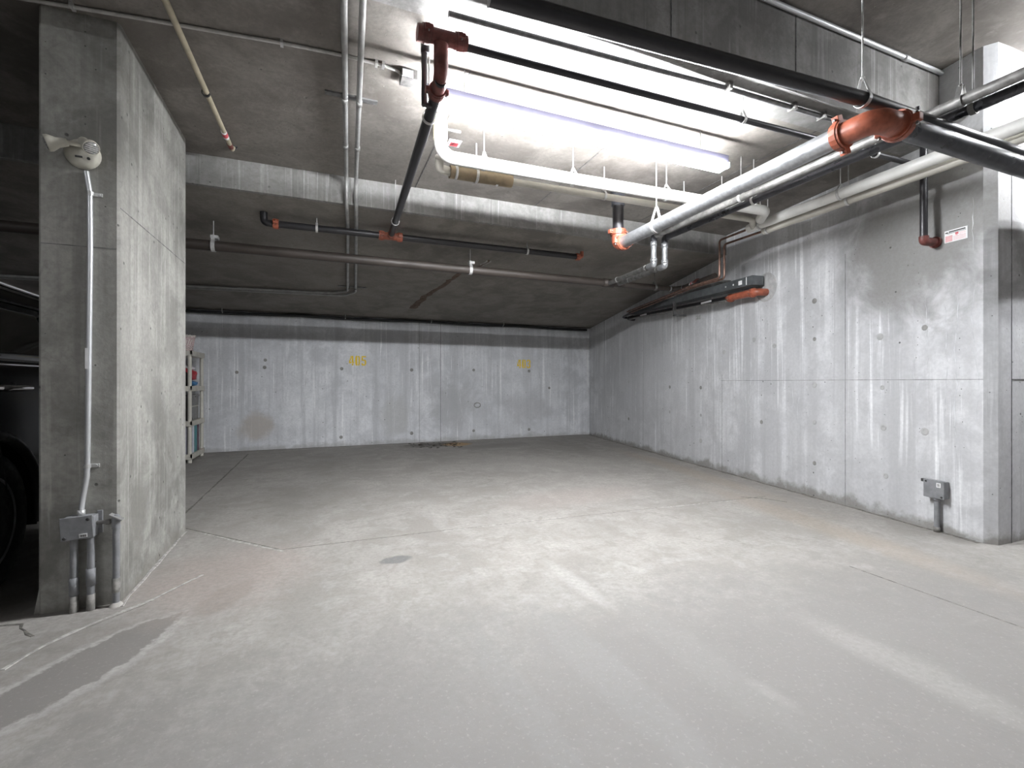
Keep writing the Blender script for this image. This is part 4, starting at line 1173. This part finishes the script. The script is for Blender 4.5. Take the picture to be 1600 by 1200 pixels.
z2 = TIERS[2]
t = thing('plastic_bag', 'crumpled red and white plastic bag on the second highest tier', 'bag', (-1.98, 8.68, z2))
blob((-1.98, 8.66, z2 + 0.085), 0.12, 0.15, 0.10, 3).build('bag', 'bag_red', t)
m = MB()
blob_w = blob((-1.97, 8.72, z2 + 0.24), 0.10, 0.11, 0.045, 5, 0.25, 2)
blob_w.build('bag_top', 'bag_white', t)
o = blob((-1.96, 8.68, z2), 0.14, 0.22, 0.045, 8, 0.16, 2).build('folded_sheet', 'blue_cloth')
tag(o, 'bright blue folded plastic sheet under the red bag on the shelf', 'sheet')
o = blob((-2.0, 8.29, z2), 0.14, 0.075, 0.15, 12, 0.2, 3).build('dark_bundle', 'dark_cloth')
tag(o, 'dark cloth bundle on the second highest shelf tier by the post', 'bundle')
z1 = TIERS[1]
t = thing('storage_bin', 'smoky grey plastic bin on the third shelf tier', 'bin', (-2.02, 8.58, z1))
MB().prism([(8.30, z1), (8.84, z1), (8.87, z1 + 0.36), (8.27, z1 + 0.36)], 'x', -2.2, -1.86).build('body', 'bin_grey', t)
MB().box((-2.22, 8.255, z1 + 0.355), (-1.85, 8.885, z1 + 0.39), 0.01).build('lid', 'bin_grey', t)
MB().box((-1.86, 8.30, z1 + 0.20), (-1.852, 8.84, z1 + 0.215)).build('rib', 'shelf', t)
z0 = TIERS[0]
yb = 8.225
for (w_, h_, mt, lab) in ((0.035, 0.40, 'binder_grey', 'lilac grey binder at the near end of the bottom tier'), (0.075, 0.42, 'binder_grey', 'wider lilac grey binder second from the near post on the bottom tier'), (0.10, 0.43, 'binder_white', 'pale white binder beside the teal one on the bottom tier'), (0.17, 0.435, 'teal', 'fat teal binder on the bottom tier'), (0.12, 0.41, 'maroon', 'dark maroon binder at the far end of the bottom tier')):
    t = thing('binder', lab, 'binder', (-1.97, yb + w_ / 2, z0), 'binders on the bottom tier')
    MB().box((-2.13, yb, z0), (-1.83, yb + 0.005, z0 + h_)).box((-2.13, yb + w_ - 0.008, z0), (-1.83, yb + w_ - 0.003, z0 + h_)).box((-1.835, yb, z0), (-1.828, yb + w_ - 0.003, z0 + h_), 0.0).build('cover', mt, t)
    MB().box((-2.12, yb + 0.007, z0 + 0.01), (-1.84, yb + w_ - 0.010, z0 + h_ - 0.015)).build('pages', 'paper', t)
    yb += w_ + 0.004
o = blob((-2.10, 8.02, 0.0), 0.20, 0.13, 0.47, 21, 0.07, 3).build('black_bag', 'cable')
tag(o, 'black rounded bag standing on the floor before the shelf, mostly behind the pier', 'bag')


# ---------------------------------------------------------------- black car in the next bay
CX, CW = -2.66, 0.97          # centre line and half width
CY0, CY1 = 2.52, 7.05
car = thing('car', 'black sport utility car parked in the dark bay behind the pier', 'car', (CX, 4.8, 0))
BELT = 1.29


def top_at(y):
    """height of the roof line along the car, tail toward the viewer"""
    pts = [(2.52, 1.25), (2.60, 1.42), (2.80, 1.72), (3.05, 1.86), (3.8, 1.90), (4.6, 1.88), (5.0, 1.80), (5.75, 1.33), (6.4, 1.28), (6.85, 1.18), (7.05, 0.95)]
    for (a, b), (c, d) in zip(pts[:-1], pts[1:]):
        if y <= c:
            return b + (d - b) * (y - a) / (c - a)
    return pts[-1][1]


SEC = [(0.0, 0.30), (0.80, 0.30), (0.925, 0.36), (0.955, 0.48), (0.97, 0.75), (0.968, 1.0), (0.95, 1.22), (0.925, BELT), (0.86, 1.50), (0.79, 1.70), (0.70, 1.82), (0.50, 1.88), (0.0, 1.90)]


def side_x(z, zt):
    """half width at height z where the roof stands at zt"""
    prev = SEC[1]
    for p in SEC[2:]:
        zz = p[1] if p[1] <= BELT else BELT + (p[1] - BELT) * max(0.02, (zt - BELT)) / (1.90 - BELT)
        pz = prev[1] if prev[1] <= BELT else BELT + (prev[1] - BELT) * max(0.02, (zt - BELT)) / (1.90 - BELT)
        if z <= zz:
            return prev[0] + (p[0] - prev[0]) * (z - pz) / max(1e-5, zz - pz)
        prev = p
    return 0.0


WHEELS = [(3.44, 0.41), (6.20, 0.41)]
ARCH = 0.485


def build_car_body():
    """lofted shell; the faces inside the wheel arches are left out"""
    ns = 110
    ys = [CY0 + (CY1 - CY0) * i / ns for i in range(ns + 1)]
    sec = [SEC[0]]
    for p, q in zip(SEC[:-1], SEC[1:]):
        n_ = max(1, int(math.hypot(q[0] - p[0], q[1] - p[1]) / 0.045)) if q[1] > 0.30 and p[1] < 1.0 else 1
        sec += [(p[0] + (q[0] - p[0]) * k / n_, p[1] + (q[1] - p[1]) * k / n_) for k in range(1, n_ + 1)]
    ring = sec + [(-x, z) for x, z in reversed(sec[1:-1])]
    n = len(ring)
    vs, fs = [], []
    for y in ys:
        zt = top_at(y)
        e = min((y - CY0) / 0.35, (CY1 - y) / 0.55, 1.0)
        wk = 0.86 + 0.14 * math.sqrt(max(0, 1 - (1 - e) ** 2))
        for x, z in ring:
            if z > BELT:
                z = BELT + (z - BELT) * max(0.02, zt - BELT) / (1.90 - BELT)
            if zt < BELT:
                z = 0.30 + (z - 0.30) * (zt - 0.30) / (BELT - 0.30)
            vs.append((CX + x * wk, y, z))
    for i in range(ns):
        for k in range(n):
            k2 = (k + 1) % n
            f = (i * n + k, i * n + k2, (i + 1) * n + k2, (i + 1) * n + k)
            c = [sum(vs[j][m_] for j in f) / 4 for m_ in range(3)]
            if abs(c[0] - CX) > 0.74 and any(math.hypot(c[1] - y, c[2] - z) < ARCH for y, z in WHEELS):
                continue
            fs.append(f)
    m = MB()
    m.add(vs, fs, True)
    m.add(vs[:n], [tuple(range(n))])
    m.add(vs[-n:], [tuple(reversed(range(n)))])
    return m


body = build_car_body().build('body', 'car', car)
for (y, z) in WHEELS:
    for s in (-1, 1):
        ln = MB()
        pr = [(y + 0.50 * math.cos(math.radians(-14 + 208 * k / 20)), z + 0.50 * math.sin(math.radians(-14 + 208 * k / 20))) for k in range(21)]
        vs = [(CX + s * 0.70, p, q) for p, q in pr] + [(CX + s * 0.955, p, q) for p, q in pr]
        ln.add(vs, [(k, k + 1, k + 22, k + 21) for k in range(20)], True)
        ln.add(vs[:21], [tuple(range(21))])
        ln.build('arch_liner', 'trim', car)
for (y, z) in WHEELS:
    for s in (-1, 1):
        MB().tube([(CX + s * (0.972 if abs(math.sin(a)) < 2 else 0) - s * 0.012, y + 0.495 * math.cos(a), z + 0.495 * math.sin(a)) for a in [math.radians(-12 + 204 * k / 24) for k in range(25)]], 0.030, 8).build('arch_lip', 'trim', car)
        w = MB()
        ax = Vector((s, 0, 0))
        c = Vector((CX + s * 0.72, y, z))
        w.lathe([(0, 0.27), (0, 0.37), (0.02, 0.40), (0.05, 0.41), (0.20, 0.41), (0.225, 0.40), (0.24, 0.37), (0.243, 0.29), (0.23, 0.275)], c, ax, 40)
        wheel = w.build('tyre', 'rubber', car)
        wheel.name = 'wheel'
        r = MB().lathe([(0.10, 0.265), (0.232, 0.275), (0.238, 0.262), (0.20, 0.245), (0.10, 0.24)], c, ax, 40)
        for k in range(10):
            a = 2 * PI * k / 10 + 0.2
            d = Vector((0, math.cos(a), math.sin(a)))
            q = Vector((0, -math.sin(a), math.cos(a)))
            p0, p1 = c + ax * 0.215 + d * 0.05, c + ax * 0.228 + d * 0.255
            vs = []
            for p, hw in ((p0, 0.020), (p1, 0.013)):
                vs += [p - q * hw - ax * 0.03, p + q * hw - ax * 0.03, p + q * hw * 0.7, p - q * hw * 0.7]
            r.add(vs, [(0, 1, 2, 3), (7, 6, 5, 4), (0, 4, 5, 1), (1, 5, 6, 2), (2, 6, 7, 3), (3, 7, 4, 0)])
        r.lathe([(0.16, 0.06), (0.215, 0.058), (0.225, 0.045), (0.226, 0.001)], c, ax, 20)
        r.build('rim', 'rim', wheel)
        MB().lathe([(0.06, 0.20), (0.09, 0.20)], c, ax, 28).build('brake_disc', 'strut', wheel)

# glass patches lie just proud of the body sides


def glass(y0, y1, zb, zt_, s, name='side_window', mat='glass', off=0.004, rake=(0, 0)):
    vs, fs = [], []
    ny, nz = 12, 6
    for i in range(ny + 1):
        for k in range(nz + 1):
            z = zb + (zt_ - zb) * k / nz
            y = (y0 + rake[0] * k / nz) + ((y1 + rake[1] * k / nz) - (y0 + rake[0] * k / nz)) * i / ny
            vs.append((CX + s * (side_x(z, top_at(y)) + off), y, z))
    for i in range(ny):
        for k in range(nz):
            a = i * (nz + 1) + k
            fs.append((a, a + 1, a + nz + 2, a + nz + 1))
    o_ = MB().add(vs, fs, True).build(name, mat, car)
    md_ = o_.modifiers.new('thick', 'SOLIDIFY')
    md_.thickness = 0.003
    return o_


for s in (-1, 1):
    glass(2.86, 3.42, 1.335, 1.66, s, rake=(0.12, 0.0))
    glass(3.50, 4.30, 1.325, 1.69, s)
    glass(4.36, 5.30, 1.325, 1.67, s, rake=(0, -0.30))
    # window surround in bright metal and the roof rail
    MB().tube([(CX + s * (side_x(1.305, top_at(y)) + 0.006), y, 1.305) for y in [2.8 + 2.6 * k / 16 for k in range(17)]], 0.008, 6).build('belt_trim', 'chrome', car)
    MB().tube([(CX + s * (side_x(1.715, top_at(y)) + 0.010), y, 1.715) for y in [3.05 + 1.75 * k / 12 for k in range(13)]], 0.008, 6).build('window_trim', 'trim', car)
    MB().tube([(CX + s * 0.79, 3.02, 1.76), (CX + s * 0.80, 3.12, 1.815), (CX + s * 0.80, 3.6, 1.825), (CX + s * 0.79, 4.7, 1.80), (CX + s * 0.78, 4.82, 1.74)], 0.019, 10, 0.06).build('roof_rail', 'chrome', car)
    for y0, y1 in ((3.53, 3.84), (4.55, 4.86)):
        x = CX + s * (side_x(1.165, 1.9) + 0.035)
        xb = CX + s * (side_x(1.165, 1.9) - 0.01)
        h_ = MB().tube([(xb, y0 + 0.01, 1.168), (x, y0 + 0.03, 1.168), (x, y1 - 0.05, 1.164), (xb, y1, 1.158)], lambda w_: 0.019 - 0.007 * w_, 10, 0.03).build('door_handle', 'chrome', car)
        MB().lathe([(0, 0.045), (0.008, 0.04)], (xb, (y0 + y1) / 2, 1.16), (s, 0, 0), 16).build('handle_recess', 'trim', h_)
    for y in (3.52, 4.335, 5.42):
        MB().tube([(CX + s * (side_x(z, 1.9) + 0.0005), y + (0.32 * max(0, 0.85 - z) if y < 3.6 else 0), z) for z in [0.42 + 0.86 * k / 10 for k in range(11)]], 0.003, 5).build('door_seam', 'trim', car)
    MB().box((CX + s * 0.955 - 0.02, 3.98, 0.36), (CX + s * 0.955 + 0.02, 5.66, 0.47), 0.01).build('sill_trim', 'trim', car)
    mir = MB().box((CX + s * 1.0 - 0.05, 5.20, 1.30), (CX + s * 1.0 + 0.13 * s + 0.05, 5.30, 1.45), 0.03).build('door_mirror', 'car', car)
    MB().box((CX + s * 1.04 - 0.06, 5.194, 1.32), (CX + s * 1.04 + 0.06, 5.20, 1.43), 0.0).build('mirror_glass', 'chrome', mir)
    MB().box((CX + s * 0.70 - 0.10, CY0 - 0.01, 0.98), (CX + s * 0.70 + 0.10, CY0 + 0.05, 1.20), 0.02).build('tail_lamp', 'lamp_red', car)
    MB().box((CX + s * 0.62 - 0.14, CY1 - 0.05, 0.72), (CX + s * 0.62 + 0.14, CY1 + 0.01, 0.84), 0.02).build('headlamp', 'lens', car)
MB().prism([(2.555, 1.30), (2.60, 1.30), (2.79, 1.66), (2.745, 1.66)], 'x', CX - 0.66, CX + 0.66).build('rear_window', 'glass', car)
MB().prism([(5.72, 1.38), (5.68, 1.38), (5.06, 1.76), (5.10, 1.79)], 'x', CX - 0.66, CX + 0.66).build('windscreen', 'glass', car)
MB().box((CX - 0.82, CY0 - 0.06, 0.42), (CX + 0.82, CY0 + 0.1, 0.70), 0.04).build('rear_bumper', 'trim', car)
MB().box((CX - 0.80, CY1 - 0.1, 0.36), (CX + 0.80, CY1 + 0.06, 0.62), 0.04).build('front_bumper', 'trim', car)
m = MB()
for k in range(5):
    m.box((CX - 0.42, CY1 + 0.0, 0.66 + k * 0.045), (CX + 0.42, CY1 + 0.03, 0.68 + k * 0.045))
m.build('grille', 'trim', car)
